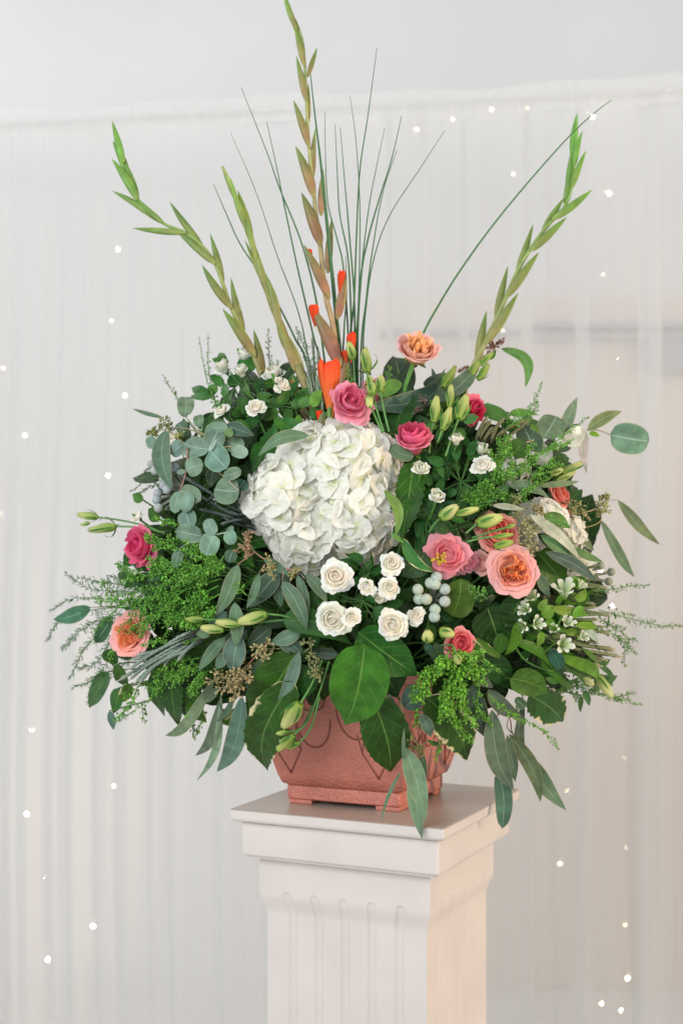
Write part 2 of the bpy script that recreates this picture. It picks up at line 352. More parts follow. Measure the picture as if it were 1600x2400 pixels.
box('shaft', -.129, .129, -.129, .129, .09, T - .076, paint).parent = ped

# ---------------------------------------------------------------- planter
clay, nt, b, new, link = nodes('terracotta_plastic'); rgb = new('ShaderNodeRGB'); rgb.outputs[0].default_value = (.43, .142, .102, 1)
c = colvar(new, link, rgb.outputs[0], 30, .9, 1.1); link(c, b.inputs['Base Color']); b.inputs['Roughness'].default_value = .42
tc = new('ShaderNodeTexCoord'); nz = new('ShaderNodeTexNoise'); nz.inputs['Scale'].default_value = 190; nz.inputs['Detail'].default_value = 3; nz.inputs['Distortion'].default_value = .6
link(tc.outputs['Object'], nz.inputs[0]); bp = new('ShaderNodeBump'); bp.inputs['Strength'].default_value = .9; bp.inputs['Distance'].default_value = .003; link(nz.outputs[0], bp.inputs['Height']); link(bp.outputs[0], b.inputs['Normal'])
POC = Vector((.041, 2.335, T)); pot = thing('planter', 'square terracotta coloured planter with embossed diamonds and swags', 'planter', POC, rz=PEDYAW + math.radians(1.0))
HB, HT, HP = .101, .142, .205
def hw(z): # half width of the body at height z above the plate
    return HB + (HT - HB) * min(1, max(0, (z - .028) / (HP - .028))) ** .78
ring(rnd(.0975, .0075, .030, .003), 'base_band', clay, pot)
body = [(.096, .029), (HB - .002, .0315)] + [(hw(.034 + (HP - .034) * i / 12) + (.001 if i % 12 else 0), .034 + (HP - .034) * i / 12) for i in range(13)]
ring(body + [(HT + .006, HP), (HT + .006, HP + .014), (HT - .002, HP + .014), (HT - .006, HP - .01), (.12, .1)], 'body', clay, pot, cap=True)
for sx in (-1, 1):
    for sy in (-1, 1):
        box('foot', min(sx * .095, sx * .055), max(sx * .095, sx * .055), min(sy * .095, sy * .055), max(sy * .095, sy * .055), 0, .0074, clay, None, .002).parent = pot
def emboss(side):
    m = M(); R = Matrix.Rotation(side * PI / 2, 4, 'Z')
    def on(u, z): return R @ Vector((u, -(hw(z) + .0012), z))
    def line(pl, r=.0015):
        q = []
        for (u0, z0), (u1, z1) in zip(pl, pl[1:]): q += [on(u0 + (u1 - u0) * i / 5, z0 + (z1 - z0) * i / 5) for i in range(6)]
        m.tube(q, r, 5, (1, 1, 1))
    for cx in (-.083, .068):
        line([(cx - .019, .112), (cx - .024, .092), (cx, .052), (cx + .022, .092), (cx + .004, .122), (cx - .018, .100)])
        line([(cx + .022, .092), (cx + .016, .128)]); line([(cx - .024, .092), (cx - .03, .12)])
    line([(-.036 + .030 * math.cos(PI + PI * i / 14), .143 + .047 * math.sin(PI + PI * i / 14)) for i in range(15)])
    line([(-.036 + .022 * math.cos(PI + PI * i / 10), .170 + .016 * math.sin(PI + PI * i / 10)) for i in range(11)])
    line([(.036 + .030 * math.cos(PI + PI * i / 14), .160 + .047 * math.sin(PI + PI * i / 14)) for i in range(15)])
    return m
grv = flat('dark_clay_line', (.22, .065, .045), .5)
for s in range(4): o = emboss(s).build('embossed_line', grv, None); o.parent = pot
foam_m = flat('floral_foam_green', (.03, .07, .03), .95, bs=400, bst=.6)
foam = box('floral_foam', -.092, .092, -.092, .092, .034, .225, foam_m, None, .01); foam.location = POC; foam.rotation_euler.z = PEDYAW
tag(foam, 'dark green block of floral foam filling the terracotta planter under the leaves', 'floral foam')
# ---------------------------------------------------------------- leaves and stems
PROF = dict(
    lance=lambda u: (math.sin(PI * u ** .80) ** .85) * (1 - .12 * u) if 0 < u < 1 else 0,
    thin=lambda u: math.sin(PI * u ** .7) ** .8 if 0 < u < 1 else 0,
    round=lambda u: (max(0, 1 - abs(2 * u - .92) ** 2.2 if u < .46 else 1 - ((u - .46) / .54) ** 2.2)) ** .5 if 0 < u < 1 else (.12 if u <= 0 else 0),
    ovate=lambda u: ((math.sin(PI * u ** .66)) ** .62 * (1 - .62 * max(0, (u - .66) / .34) ** 1.4)) if 0 < u < 1 else 0)
def leaf(p0, p1, w, prof='lance', nrm=None, bend=0, sag=0, fold=.12, wave=.03, ser=0, col=(.1, .2, .1), tip=None, nu=14, nv=7, ph=None):
    m = M(); ax = (p1 - p0); L = ax.length; d = ax.normalized()
    nrm = nrm or facing(p0.lerp(p1, .5)); s0 = d.cross(nrm).normalized(); n0 = s0.cross(d).normalized(); f = PROF[prof]
    ph = random.uniform(0, 6) if ph is None else ph; pts = []; uv = []; cc = []
    mid = [p0 + ax * u + s0 * bend * L * math.sin(PI * u) + n0 * sag * L * math.sin(PI * u) for u in [i / (nu - 1) for i in range(nu)]]
    for i in range(nu):
        u = i / (nu - 1); t = (mid[min(i + 1, nu - 1)] - mid[max(i - 1, 0)]).normalized(); s = t.cross(n0).normalized()
        hw_ = w / 2 * f(u) + w * .006
        for j in range(nv):
            v = -1 + 2 * j / (nv - 1); k = 1.0
            if ser and abs(v) == 1: k += ser * (1 if i % 2 else -1)
            q = mid[i] + s * v * hw_ * k + n0 * (fold * abs(v) ** 1.5 * hw_ + wave * w * math.sin(u * 9 + ph + (2 if v > 0 else 0)) * v * v)
            pts.append(q); uv.append((u, (v + 1) / 2)); cc.append(mix(col, tip, u ** 2) if tip else col)
    m.grid(pts, nu, nv, uv, cc); return m
GREY = (.088, .152, .088); SILV = (.132, .212, .150); DARK = (.022, .072, .005); MIDG = (.042, .130, .007); BRIT = (.10, .24, .012)
PALE = (.32, .40, .30); OLIV = (.085, .135, .04); ROSEL = (.02, .09, .02); DKGY = (.05, .095, .06)
def lf(root, r, x0, y0, x1, y1, w, kind='euc', d=0.0, d1=None, col=None, prof=None, bend=None, ser=0, name='leaf', sag=None, rnd=.25, out=.4, label=None, fold=None):
    a = rp(r, x0, y0); b = rp(r, x1, y1); sc = REG[r][2]
    A = P(a[0], a[1], d); B = P(b[0], b[1], d if d1 is None else d1)
    prof = prof or dict(euc='lance', round='round', green='ovate', varieg='ovate')[kind]
    col = jit(col or dict(euc=GREY, round=SILV, green=DARK, varieg=MIDG)[kind])
    bend = random.uniform(-.06, .06) if bend is None else bend; sag = random.uniform(.02, .1) if sag is None else sag
    nr = facing(A.lerp(B, .5), out, rnd)
    big = w * sc > 50
    k_ = random.uniform(-.22, .22) * (.3 if kind in ('euc', 'round') else 1); col = (col[0] * (1 + k_), col[1], col[2] * (1 - k_))
    m = leaf(A, B, w * sc * mz(*[(a[i] + b[i]) / 2 for i in (0, 1)], d) * 1.05, prof, nr, bend, sag, fold if fold is not None else (.14 if kind != 'round' else .06), .035, ser, col, None, 22 if ser or big else 14, 9 if big else 7)
    o = m.build(name, MAT[kind], root)
    if label: o['label'] = label
    return o
def st(root, r, pts, w=5, col=(.12, .2, .08), d=-.01, col2=None, mat='stem', name='stem', taper=.5, n=6):
    q = [P(*rp(r, p[0], p[1]), d if len(p) < 3 else p[2]) for p in pts]
    m = M(); R = w * MM / 2
    m.tube(spline(q, max(8, 5 * len(q))), lambda t: R * (1 - (1 - taper) * t), n, col, col2); return m.build(name, MAT[mat], root)
def core(p, k=.55):                                              # a point inside the bouquet on the way to the foam
    return p.lerp(POC + Vector((0, 0, .20)), k)
def inner_stem(root, p, w=4, col=(.05, .13, .03), k=.75):
    m = M(); c = core(p, k); mid = p.lerp(c, .5) + Vector((0, .01, .015)); m.tube(spline([c, mid, p], 8), w * MM / 2, 5, col); return m.build('stem', MAT['stem'], root)
def seeds(root, r, x, y, R, col=(.33, .29, .13), d=.01, n=34, dirv=None, bs=2.6, name='seed_cluster'):
    n = int(n * 1.5); cx, cy = rp(r, x, y); R = R * 1.12 * REG[r][2] * MM; c = P(cx, cy, d); m = M(); m2 = None
    hubs = [c + Vector([random.gauss(0, .42) for _ in range(3)]) * R for _ in range(max(3, n // 7))]
    for h in hubs:
        m.tube([c, h], .0006, 4, mix(col, (.2, .2, .08), .5))
        for k in range(7):
            v = Vector([random.gauss(0, 1) for _ in range(3)]).normalized(); e = h + v * R * random.uniform(.22, .50)
            m.tube([h, e], .0005, 4, mix(col, (.2, .2, .08), .4)); m.ball(e, bs * MM * random.uniform(.7, 1.1), jit(col, .25), 4, 6, 1.5, v)
    o = m.build(name, MAT['pods'], root); return o
def curl_seed(*a, **k): return seeds(*a, **k)

# ---------------------------------------------------------------- petals and blooms
def petal(m, c, ax, e1, e2, th0, rho, W, H, lean, curl, ruf, cb, ct, nu=8, nv=8, spiral=.10, kf=5, ph=0, sharp=.3, off=None, close=0):
    pts = []; uv = []; cc = []; off = off or Vector((0, 0, 0))
    for i in range(nv):
        v = i / (nv - 1)
        for j in range(nu):
            u = -1 + 2 * j / (nu - 1); ve = v * (1 - sharp * abs(u) ** 2.6)
            wd = W * (.35 + .65 * math.sin(PI * min(.5, .08 + ve * .62)))
            th = th0 + u * wd
            r = rho * (.15 + .85 * math.sin(min(1, ve * 1.2) * PI / 2)) * (1 - close * (max(0, ve - .4) / .6) ** 1.5) + lean * rho * ve ** 2 + curl * rho * ve ** 5 + spiral * rho * u * ve
            z = H * (math.sin(ve * PI / 2 * .98)) - curl * rho * .75 * ve ** 6
            rf = ruf * rho * ve ** 3 * (math.sin(kf * u + ph) * .6 + math.sin(kf * 2.3 * u + ph * 2) * .4); r += rf; z += rf * .7
            pts.append(c + off + (e1 * math.cos(th) + e2 * math.sin(th)) * r + ax * z)
            uv.append((v, (u + 1) / 2)); cc.append(mix(cb, ct, min(1, ve * 1.1)))
    m.grid(pts, nv, nu, uv, cc)
def basis(ax):
    ax = ax.normalized(); e1 = ax.orthogonal().normalized(); return ax, e1, ax.cross(e1)
def aim(dx, dy, dz):                                             # picture right, picture up, towards the camera
    return Vector((dx, -dz, dy)).normalized()
def bloom(root, c, ax, R, n, inner, outer, base=None, H=1.0, openn=.6, ruf=.05, W0=1.25, W1=.85, quart=0, curl=.25, kf=5, core_t=.10, gold=.62):
    """petals spiral outwards from a tight heart; every petal is its own part"""
    ax, e1, e2 = basis(ax); b0 = c - ax * R * H * .55
    m = M(); m.ball(b0 + ax * R * H * .22, R * .42, jit(mix(inner, outer, .3), .03), 8, 12, .75 * min(H, 1.3), ax); m.build('heart', MAT['petal'], root)
    for i in range(n):
        t = i / (n - 1); rim = R * (.08 + 1.12 * t ** .80) * random.uniform(.95, 1.04)
        th = i * 2 * PI * gold + random.uniform(-.25, .25)
        h = R * H * (.82 + .16 * math.sin(PI * min(1, t * 1.5)) - .62 * openn * t ** 1.7) * random.uniform(.95, 1.05)
        lean = .9 * openn * t ** 1.4; cu = curl * t * t; cl = (1 - openn * t) * (.42 - .22 * t); m = M(); off = None
        if quart and t >= .66: rim = R * (.55 + .68 * (t - .66) / .34)
        if quart and t < .66:
            a = (i % quart) * 2 * PI / quart + .4 + random.uniform(-.2, .2); tq = t / .66; off = (e1 * math.cos(a) + e2 * math.sin(a)) * R * (.10 + .46 * tq); rim = R * (.07 + .17 * tq); lean = 0; cu = .05; cl = .12; h *= 1.04; h *= .93 + .12 * random.random(); W0_ = 1.0
        if off is None: off = (e1 * random.uniform(-1, 1) + e2 * random.uniform(-1, 1)) * R * .045 + ax * random.uniform(-.03, .03) * R
        rho = rim / (1 - cl + lean + cu)
        ct = mix(inner, outer, min(1, max(0, (t - (.42 if quart else .15)) / (.5 if quart else .7)))); cb = mix(base or inner, ct, .35)
        axp = (ax + e1 * random.uniform(-.10, .10) + e2 * random.uniform(-.10, .10)).normalized()
        petal(m, b0, axp, e1, e2, th, rho, W0 + (W1 - W0) * t, h, lean, cu, ruf * (.4 + t), jit(cb, .04), jit(ct, .04), ph=random.uniform(0, 6), kf=kf, nu=13, nv=11, off=off, close=cl, sharp=.22)
        m.build('petal', MAT['petal'], root)
def calyx(root, c, ax, R, H, col=(.07, .18, .035), n=5, ln=1.0, spread=.8):
    ax, e1, e2 = basis(ax); b = c - ax * R * H * .52; m = M(); m.ball(b - ax * R * .05, R * .24, col, 5, 8, 1.2, ax)
    m.build('calyx', MAT['stem'], root)
    for k in range(n):
        a = 2 * PI * k / n + .3; d = (e1 * math.cos(a) + e2 * math.sin(a))
        leaf(b + d * R * .1, b + d * R * spread * ln + ax * R * .1 * ln, R * .30, 'thin', ax, sag=.12, fold=.3, col=jit(col), nu=7, nv=3).build('sepal', MAT['green'], root)
WH = (.80, .80, .755); CRM = (.78, .66, .52)
def bud(root, r, x, y, x1, y1, w, d=.02, cb=(.24, .38, .06), ct=(.62, .68, .25), sepals=True, name='bud', d1=None, openk=.28, stem=None):
    """twisted lisianthus bud, base (x, y) to tip (x1, y1)"""
    sc = REG[r][2]; A = P(*rp(r, x, y), d); B = P(*rp(r, x1, y1), d if d1 is None else d1); m = M(); ax = B - A; L = ax.length; ax, e1, e2 = basis(ax); Rm = w * sc * mz(*rp(r, x, y), d) / 2
    pts = []; uv = []; cc = []; nr, nt_ = 12, 20
    for i in range(nr):
        u = i / (nr - 1); rr = Rm * ((math.sin(PI * min(1, u * .86 + .05)) ** .7) * (1 - .45 * u) * 1.2 + openk * max(0, u - .75) * 2.2)
        for j in range(nt_):
            th = 2 * PI * j / nt_; k = 1 + .13 * math.sin(4 * th + 5 * u) + .05 * math.sin(9 * th + 3 * u)
            zz = L * u * (1 + (.035 * math.sin(5 * th + 1) if i == nr - 1 else 0))
            pts.append(A + ax * zz + (e1 * math.cos(th) + e2 * math.sin(th)) * rr * k); uv.append((u, j / nt_)); cc.append(mix(cb, ct, min(1, u * 1.5)))
    m.grid(pts, nr, nt_, uv, cc, True); c0 = len(m.v); m.v.append(A + ax * L * .88); m.uv.append((1, 0)); m.c.append(cb)
    for j in range(nt_): m.f.append((c0, c0 - nt_ + j, c0 - nt_ + (j + 1) % nt_))
    o = m.build(name, MAT['petal'], root)
    if sepals:
        for k in range(4):
            a = k * PI / 2 + .5; dd = e1 * math.cos(a) + e2 * math.sin(a)
            s = leaf(A + dd * Rm * .2, A + ax * L * random.uniform(.5, .8) + dd * Rm * 1.35, Rm * .42, 'thin', dd, sag=.14, fold=.3, col=(.06, .18, .03), nu=7, nv=3).build('sepal', MAT['green'], None)
            s.parent = o; 
            for v in s.data.vertices: v.co -= root.location
    if stem:
        q = [A] + [P(*rp(r, p[0], p[1]), d - .012 * (i + 1)) for i, p in enumerate(stem)]; mm = M(); mm.tube(spline(q, 10), 2.3 * MM, 5, (.08, .2, .05)); mm.build('stem', MAT['stem'], root)
    return o

def floret(kind):                                                # hydrangea floret: four overlapping rounded sepals
    rs = random.Random(kind); m = M()
    for k in range(4):
        th = k * PI / 2 + rs.uniform(-.15, .15); e = Vector((math.cos(th), math.sin(th), 0)); s = Vector((-e.y, e.x, 0)); L = rs.uniform(.9, 1.08); cup = rs.uniform(.0, .30); ph = rs.uniform(0, 6); tw = rs.uniform(-.22, .22); L *= rs.uniform(.85, 1.05)
        pts = []; uv = []; cc = []; dz = .03 * (k % 2)
        for i in range(9):
            u = i / 8
            for j in range(9):
                v = -1 + 2 * j / 8; hw_ = .66 * max(0, math.sin(PI * min(1, .05 + .84 * u ** .9))) ** .72 + .02
                uu = u * (1 - .10 * v * v * u) ; z = dz + cup * uu * uu * .5 - .10 * (1 - v * v) * u * .6 + .07 * math.sin(6 * u + ph + 2.5 * v) * u + .035 * math.sin(9 * v + ph) * u + tw * v * u * .5
                pts.append(e * uu * L + s * v * hw_ * 1.0 + Vector((0, 0, z))); uv.append((u, (v + 1) / 2)); cc.append(mix((.66, .71, .38), (.86, .855, .80), min(1, .2 + u * 2.2)))
        m.grid(pts, 9, 9, uv, cc)
    m.ball(Vector((0, 0, .04)), .055, (.60, .62, .30), 4, 6)
    return m
FLO = [None] * 6
def hydrangea(label, spheres, fr, cnt, seed, group=None, dscale=1.0):
    rs = random.Random(seed); root = thing('hydrangea', label, 'hydrangea', spheres[0][0], group); pts = []
    tot = sum(s[1] ** 2 for s in spheres)
    for c, R in spheres:
        n = int(cnt * R * R / tot)
        for i in range(n):
            z = 1 - 2 * (i + .5) / n; a = i * 2.39996; q = math.sqrt(1 - z * z); v = Vector((q * math.cos(a), q * math.sin(a), z)); p = c + v * R * rs.uniform(.94, 1.06)
            if v.dot((CAMP - c).normalized()) < -.45: continue
            if any((p - c2).length < R2 * .93 for c2, R2 in spheres if c2 is not c): continue
            pts.append((p, v))
    for c, R in spheres:
        m = M(); m.ball(c, R * .80, (.55, .58, .36), 10, 14); m.build('flower_core', MAT['petal'], root)
    for p, v in pts:
        k = rs.randrange(6)
        if FLO[k] is None:
            o = floret(k + 3).build('floret', MAT['floret'], None); FLO[k] = o
        else: o = FLO[k].copy(); COL.objects.link(o)
        nv = (v + Vector([rs.uniform(-.40, .40) for _ in range(3)])).normalized()
        q = nv.to_track_quat('Z', 'Y').to_matrix().to_4x4(); s = fr * rs.uniform(.85, 1.15)
        o.parent = root; o.matrix_local = Matrix.Translation(p - root.location) @ q @ Matrix.Rotation(rs.uniform(0, 6.28), 4, 'Z') @ Matrix.Scale(s, 4)
    return root
def raceme(m, pts, R, n=60, col=(.13, .36, .04), ps=3.0, tipc=None, bare=.08):
    """pods on short stalks all round a thin stem"""
    N = len(pts)
    m.tube(pts, lambda t: (.0011 - .0007 * t), 4, mix(col, (.05, .15, .03), .4))
    for i in range(n):
        t = bare + (1 - bare) * (i + random.random()) / n; f = t * (N - 1); k = min(int(f), N - 2); p = pts[k].lerp(pts[k + 1], f - k)
        tg = (pts[k + 1] - pts[k]).normalized(); v = Vector([random.gauss(0, 1) for _ in range(3)]); v = (v - tg * v.dot(tg)).normalized(); v = (v + tg * .7).normalized()
        L = R * (1.15 - .8 * t ** 2) * random.uniform(.6, 1.15); e = p + v * L
        m.tube([p, e], .00035, 3, col); cc = jit(mix(mix(col, (.30, .50, .10), .35 * t), (.045, .15, .015), random.choice((0, .1, .4, .7))), .25)
        m.ball(e, ps * .88 * MM * random.uniform(.5, 1.15) * (1.05 - .4 * t), cc, 4, 6, random.choice((.45, 1.2, 1.35)), (v + Vector([random.gauss(0, .5) for _ in range(3)])).normalized())
def thlaspi(label, r, stems, group='sprays of tiny round green seed pods', col=(.14, .38, .04), d=.0, ps=3.0):
    """stems: (points, half width in region px, pods, side racemes)"""
    first = P(*rp(r, stems[0][0][0][0], stems[0][0][0][1]), d); root = thing('seed_pod_spray', label, 'foliage', core(first, .3), group)
    for s in stems:
        pts_, wd, n = s[0], s[1], s[2]; side = s[3] if len(s) > 3 else 0
        q = spline([P(*rp(r, p[0], p[1]), d if len(p) < 3 else p[2]) for p in pts_], 14); R = wd * REG[r][2] * MM; m = M(); raceme(m, q, R if not side else R * .6, int(n * .8), col, ps)
        L = (q[-1] - q[0]).length
        for i in range(side):
            t = .1 + .8 * (i + random.random()) / side; f = t * 13; k = int(f); p = q[k].lerp(q[min(k + 1, 13)], f - k); tg = (q[-1] - q[0]).normalized()
            v = Vector([random.gauss(0, 1) for _ in range(3)]); v = (v - tg * v.dot(tg)).normalized() * .8 + tg; e = p + v.normalized() * L * random.uniform(.18, .38)
            mid = p.lerp(e, .5) + tg * L * .02; raceme(m, spline([p, mid, e], 8), R * .62, max(10, n // 5), col, ps)
        tag(m.build('pod_spray', MAT['pods'], root), kind='stuff')
    inner_stem(root, first, 3, k=.5)
    return root
def fern(label, r, fronds, col=(.055, .18, .035), d=.0):
    f0 = P(*rp(r, *fronds[0][0][0][:2]), d); root = thing('fern_spray', label, 'foliage', f0, 'feathery fern sprays')
    for pts_, wd, n in fronds:
        q = spline([P(*rp(r, p[0], p[1]), d if len(p) < 3 else p[2]) for p in pts_], 20); R = wd * REG[r][2] * MM; m = M(); m.tube(q, lambda t: .0010 - .0006 * t, 4, col)
        n = int(n * 1.5)
        for i in range(n):
            t = (i + random.random()) / n; f = t * 19; k = min(int(f), 18); p = q[k].lerp(q[k + 1], f - k); tg = (q[k + 1] - q[k]).normalized()
            v = Vector([random.gauss(0, 1) for _ in range(3)]); v = (v - tg * v.dot(tg)).normalized(); dv = (v + tg * 1.3).normalized(); L = R * (1.1 - .8 * t) * random.uniform(.6, 1.2); e = p + dv * L
            m.tube([p, p.lerp(e, .5) + tg * L * .05, e], .00034, 3, col)
            for h in range(5):
                a = p.lerp(e, .25 + .15 * h); w_ = Vector([random.gauss(0, 1) for _ in range(3)]).normalized(); m.tube([a, a + (dv + w_ * .8).normalized() * L * .30], .0003, 3, jit(col, .2))
        tag(m.build('frond', MAT['pods'], root), kind='stuff')
    return root
def fingers(label, r, lst, col=(.17, .22, .16), tip=(.36, .40, .28), w=9, group='sprigs of scaly grey green brunia', d=.0, name='brunia_sprig'):
    f0 = P(*rp(r, *lst[0][0][:2]), d); root = thing(name, label, 'foliage', f0, group)
    for pts_ in lst:
        q = spline([P(*rp(r, p[0], p[1]), (d + random.uniform(-.006, .006) - (.05 if k_ == 0 else 0)) if len(p) < 3 else p[2]) for k_, p in enumerate(pts_)], 30); m = M(); n = 8; N = len(q); o = []; uv = []; cc = []
        ref = Vector((.31, -.83, .47)); R = w * MM / 2
        for i, p in enumerate(q):
            t = (q[min(i + 1, N - 1)] - q[max(i - 1, 0)]).normalized(); a = t.cross(ref).normalized(); b2 = t.cross(a); u = i / (N - 1)
            for j in range(n):
                th = 2 * PI * j / n; k = R * (.55 + .4 * u if u < .96 else .35) * (1 + .30 * (1 if (i + j) % 2 else -1)); o.append(p + (a * math.cos(th) + b2 * math.sin(th)) * k); uv.append((u, j / n)); cc.append(mix(col, tip, max(0, (u - .8) / .2) if (i + j) % 2 else max(0, (u - .9) * 8)))
        m.grid(o, N, n, uv, cc, True); m.build('scaly_twig', MAT['fuzz'], root)
    return root
def berries(label, r, balls, hub, rad=37, col=(.36, .42, .36), d=.0):
    hx = P(*rp(r, *hub), d - .03); root = thing('brunia_berries', label, 'berry sprig', hx, 'sprigs of silver brunia berries')
    for x, y in balls:
        p = P(*rp(r, x, y), d + random.uniform(-.004, .008)); m = M(); m.ball(p, rad * REG[r][2] * MM, jit(col, .06), 10, 14)
        m.build('berry', MAT['fuzz'], root); m = M(); m.tube(spline([hx, hx.lerp(p, .6), p], 8), .0026, 6, (.15, .17, .13)); m.build('stalk', MAT['fuzz'], root)
    return root

# ---------------------------------------------------------------- gladioli
GB = (.17, .20, .05); GT = (.20, .30, .06); RD = (.26, .115, .06); GG = (.13, .30, .05); ORG = (.86, .055, .008)
def bract(root, b, t, w, d, cb, ct, label=None):
    A = PA(b[0], b[1], d); B = PA(t[0], t[1], d + random.uniform(-.004, .006)); ax, e1, e2 = basis(B - A); L = (B - A).length
    view = (CAMP - A).normalized(); e1 = ax.cross(view).normalized(); e2 = e1.cross(ax).normalized(); bend = random.uniform(-.03, .03); ph = random.uniform(-.25, .25)
    m = M(); pts = []; uv = []; cc = []; N = 14; n = 12
    for i in range(N):
        u = i / (N - 1); hw_ = w * .84 * MM / 2 * ((math.sin(PI * (.045 + .955 * u ** .80))) ** .75 * (1.06 - .15 * u) if i < N - 1 else .02)
        for j in range(n):
            th = 2 * PI * j / n + ph; rid = .10 * math.cos(3 * th)
            pts.append(A + ax * L * u + e1 * bend * L * math.sin(PI * u) + e1 * math.cos(th) * hw_ * (1 + rid * .3) + e2 * math.sin(th) * hw_ * (.55 + rid))
            c = mix(mix(cb, (.30, .38, .10), .5), cb, min(1, u * 6)); c = mix(c, ct, min(1, max(0, u - .25) * 1.6)); c = mix(c, (.30, .42, .08), .6 if abs(math.cos(th)) > .93 and u > .3 else 0); uv.append((u, j / n)); cc.append(c)
    m.grid(pts, N, n, uv, cc, True); o = m.build('bract', MAT['bract'], root)
    if label: o['label'] = label
def gladiolus(label, path, w, bracts, d, cb, ct, petals=(), d0=None, sc=(GB, GG)):
    root = thing('gladiolus', label, 'gladiolus', PA(path[0][0], path[0][1], d), 'tall gladiolus spikes'); m = M(); n = len(path)
    q = [PA(x, y, d * (i / (n - 1)) ** .0 if False else d) for i, (x, y) in enumerate(path)]; m.tube(spline(q, 40), lambda t: w * MM / 2 * (1 - .72 * t), 8, sc[0], sc[1]); m.build('stem', MAT['stem'], root)
    m = M(); s0 = q[0]; base = POC + Vector((random.uniform(-.05, .05), 0, .2)); m.tube(spline([base, base.lerp(s0, .5) + Vector((0, 0, .02)), s0], 10), w * MM / 2, 7, sc[0]); m.build('lower_stem', MAT['stem'], root)
    for i, br in enumerate(bracts):
        u = i / max(1, len(bracts) - 1); bract(root, br[:2], br[2:4], br[4], d + (.006 if i % 2 else -.002) + (br[5] if len(br) > 5 else 0), jit(mix(cb[0], cb[1], u), .1), jit(mix(ct[0], ct[1], u), .1))
    for (x0, y0, x1, y1, pw) in petals:
        A = PA(x0, y0, d + .003); B = PA(x1, y1, d + .003); ax, e1, e2 = basis(B - A); H = (B - A).length; mm_ = []
        for k in range(5):
            m = M(); petal(m, A, ax, e1, e2, k * 1.26, pw * MM * .5, 1.15, H * random.uniform(.92, 1.02), 0, .0, .03, (.62, .10, .03), jit(ORG, .05), ph=k, spiral=.22, sharp=.30, close=.55, nu=10); m.build('petal', MAT['petal'], root)
    return root
gladiolus('tallest gladiolus spike, rising past the top edge of the photo, with orange red buds opening',
    [(800, 985), (798, 900), (789, 833), (779, 756), (763, 692), (750, 572), (740, 500), (730, 408), (722, 319), (717, 217), (710, 102), (692, 51), (668, -12)], 17,
    [(808, 960, 812, 812, 34), (797, 860, 728, 716, 40), (790, 748, 812, 640, 26), (772, 700, 712, 573, 28), (768, 640, 778, 509, 22), (752, 575, 706, 450, 32), (752, 505, 757, 396, 22), (736, 462, 692, 341, 28), (734, 415, 739, 299, 16), (725, 345, 687, 233, 22), (721, 293, 722, 194, 14), (716, 235, 694, 129, 18), (720, 180, 743, 110, 14), (713, 155, 690, 62, 18), (704, 92, 678, 22, 18), (696, 70, 664, -14, 16)],
    .02, ((.30, .11, .075), (.21, .20, .06)), ((.15, .13, .045), (.13, .28, .04)),
    [(738, 765, 735, 712, 26), (728, 612, 724, 583, 15), (795, 690, 802, 632, 20), (822, 850, 824, 776, 24), (810, 850, 808, 820, 18)], sc=((.33, .15, .10), (.26, .38, .12)))
gladiolus('slim brownish gladiolus spike with tightly closed bracts leaning left of the tallest spike',
    [(748, 1010), (735, 960), (715, 905), (694, 858), (663, 785), (648, 736), (613, 652), (594, 583), (579, 525), (545, 440), (521, 390)], 22,
    [(747, 1005, 700, 850, 28), (725, 1000, 683, 880, 21), (712, 900, 668, 775, 26), (690, 868, 655, 760, 18), (680, 830, 648, 725, 28), (655, 770, 622, 640, 23), (645, 745, 608, 632, 15), (630, 690, 598, 575, 21), (610, 652, 573, 560, 11), (600, 605, 579, 508, 18), (590, 572, 557, 445, 23), (583, 545, 540, 415, 18), (560, 480, 519, 386, 16)],
    .06, ((.25, .15, .08), (.16, .23, .045)), ((.17, .20, .05), (.15, .27, .04)), [(684, 930, 683, 893, 11)], sc=((.24, .17, .08), (.24, .30, .07)))
gladiolus('green gladiolus spike arching out to the upper left',
    [(640, 1000), (618, 900), (586, 812), (567, 774), (537, 709), (506, 621), (468, 571), (426, 541), (380, 521), (322, 464), (290, 400), (264, 290)], 14,
    [(617, 885, 594, 772, 24), (598, 835, 521, 723, 30), (572, 778, 541, 650, 22), (541, 722, 473, 620, 24), (523, 665, 492, 546, 20), (503, 618, 411, 538, 22), (474, 575, 397, 471, 20), (436, 545, 310, 534, 19), (385, 524, 262, 446, 22), (380, 521, 318, 462, 15), (324, 470, 290, 370, 22), (322, 468, 262, 371, 24), (300, 410, 264, 330, 22), (290, 380, 263, 283, 20)],
    -.01, ((.20, .14, .05), (.13, .30, .05)), ((.10, .17, .03), (.10, .24, .03)), sc=((.24, .20, .08), (.16, .34, .06)))
gladiolus('green gladiolus spike leaning out to the upper right',
    [(1075, 960), (1100, 880), (1119, 838), (1138, 800), (1167, 739), (1192, 681), (1215, 630), (1247, 576), (1275, 538), (1320, 487), (1339, 442), (1347, 359), (1352, 275)], 15,
    [(1118, 865, 1140, 727, 26), (1138, 805, 1214, 686, 28), (1160, 745, 1190, 622, 20), (1188, 695, 1263, 590, 26), (1210, 635, 1249, 524, 19), (1243, 588, 1328, 508, 24), (1270, 542, 1322, 462, 18), (1293, 514, 1387, 444, 24), (1322, 478, 1334, 395, 16), (1340, 440, 1373, 352, 18), (1330, 455, 1344, 335, 24), (1345, 390, 1364, 306, 16), (1344, 385, 1352, 264, 24)],
    -.02, ((.22, .19, .07), (.12, .30, .04)), ((.11, .18, .03), (.10, .26, .03)), sc=((.26, .22, .09), (.18, .36, .08)))
root = thing('gladiolus_bud', 'large orange red gladiolus bud opening above the white hydrangea', 'gladiolus', PA(770, 985, .17))
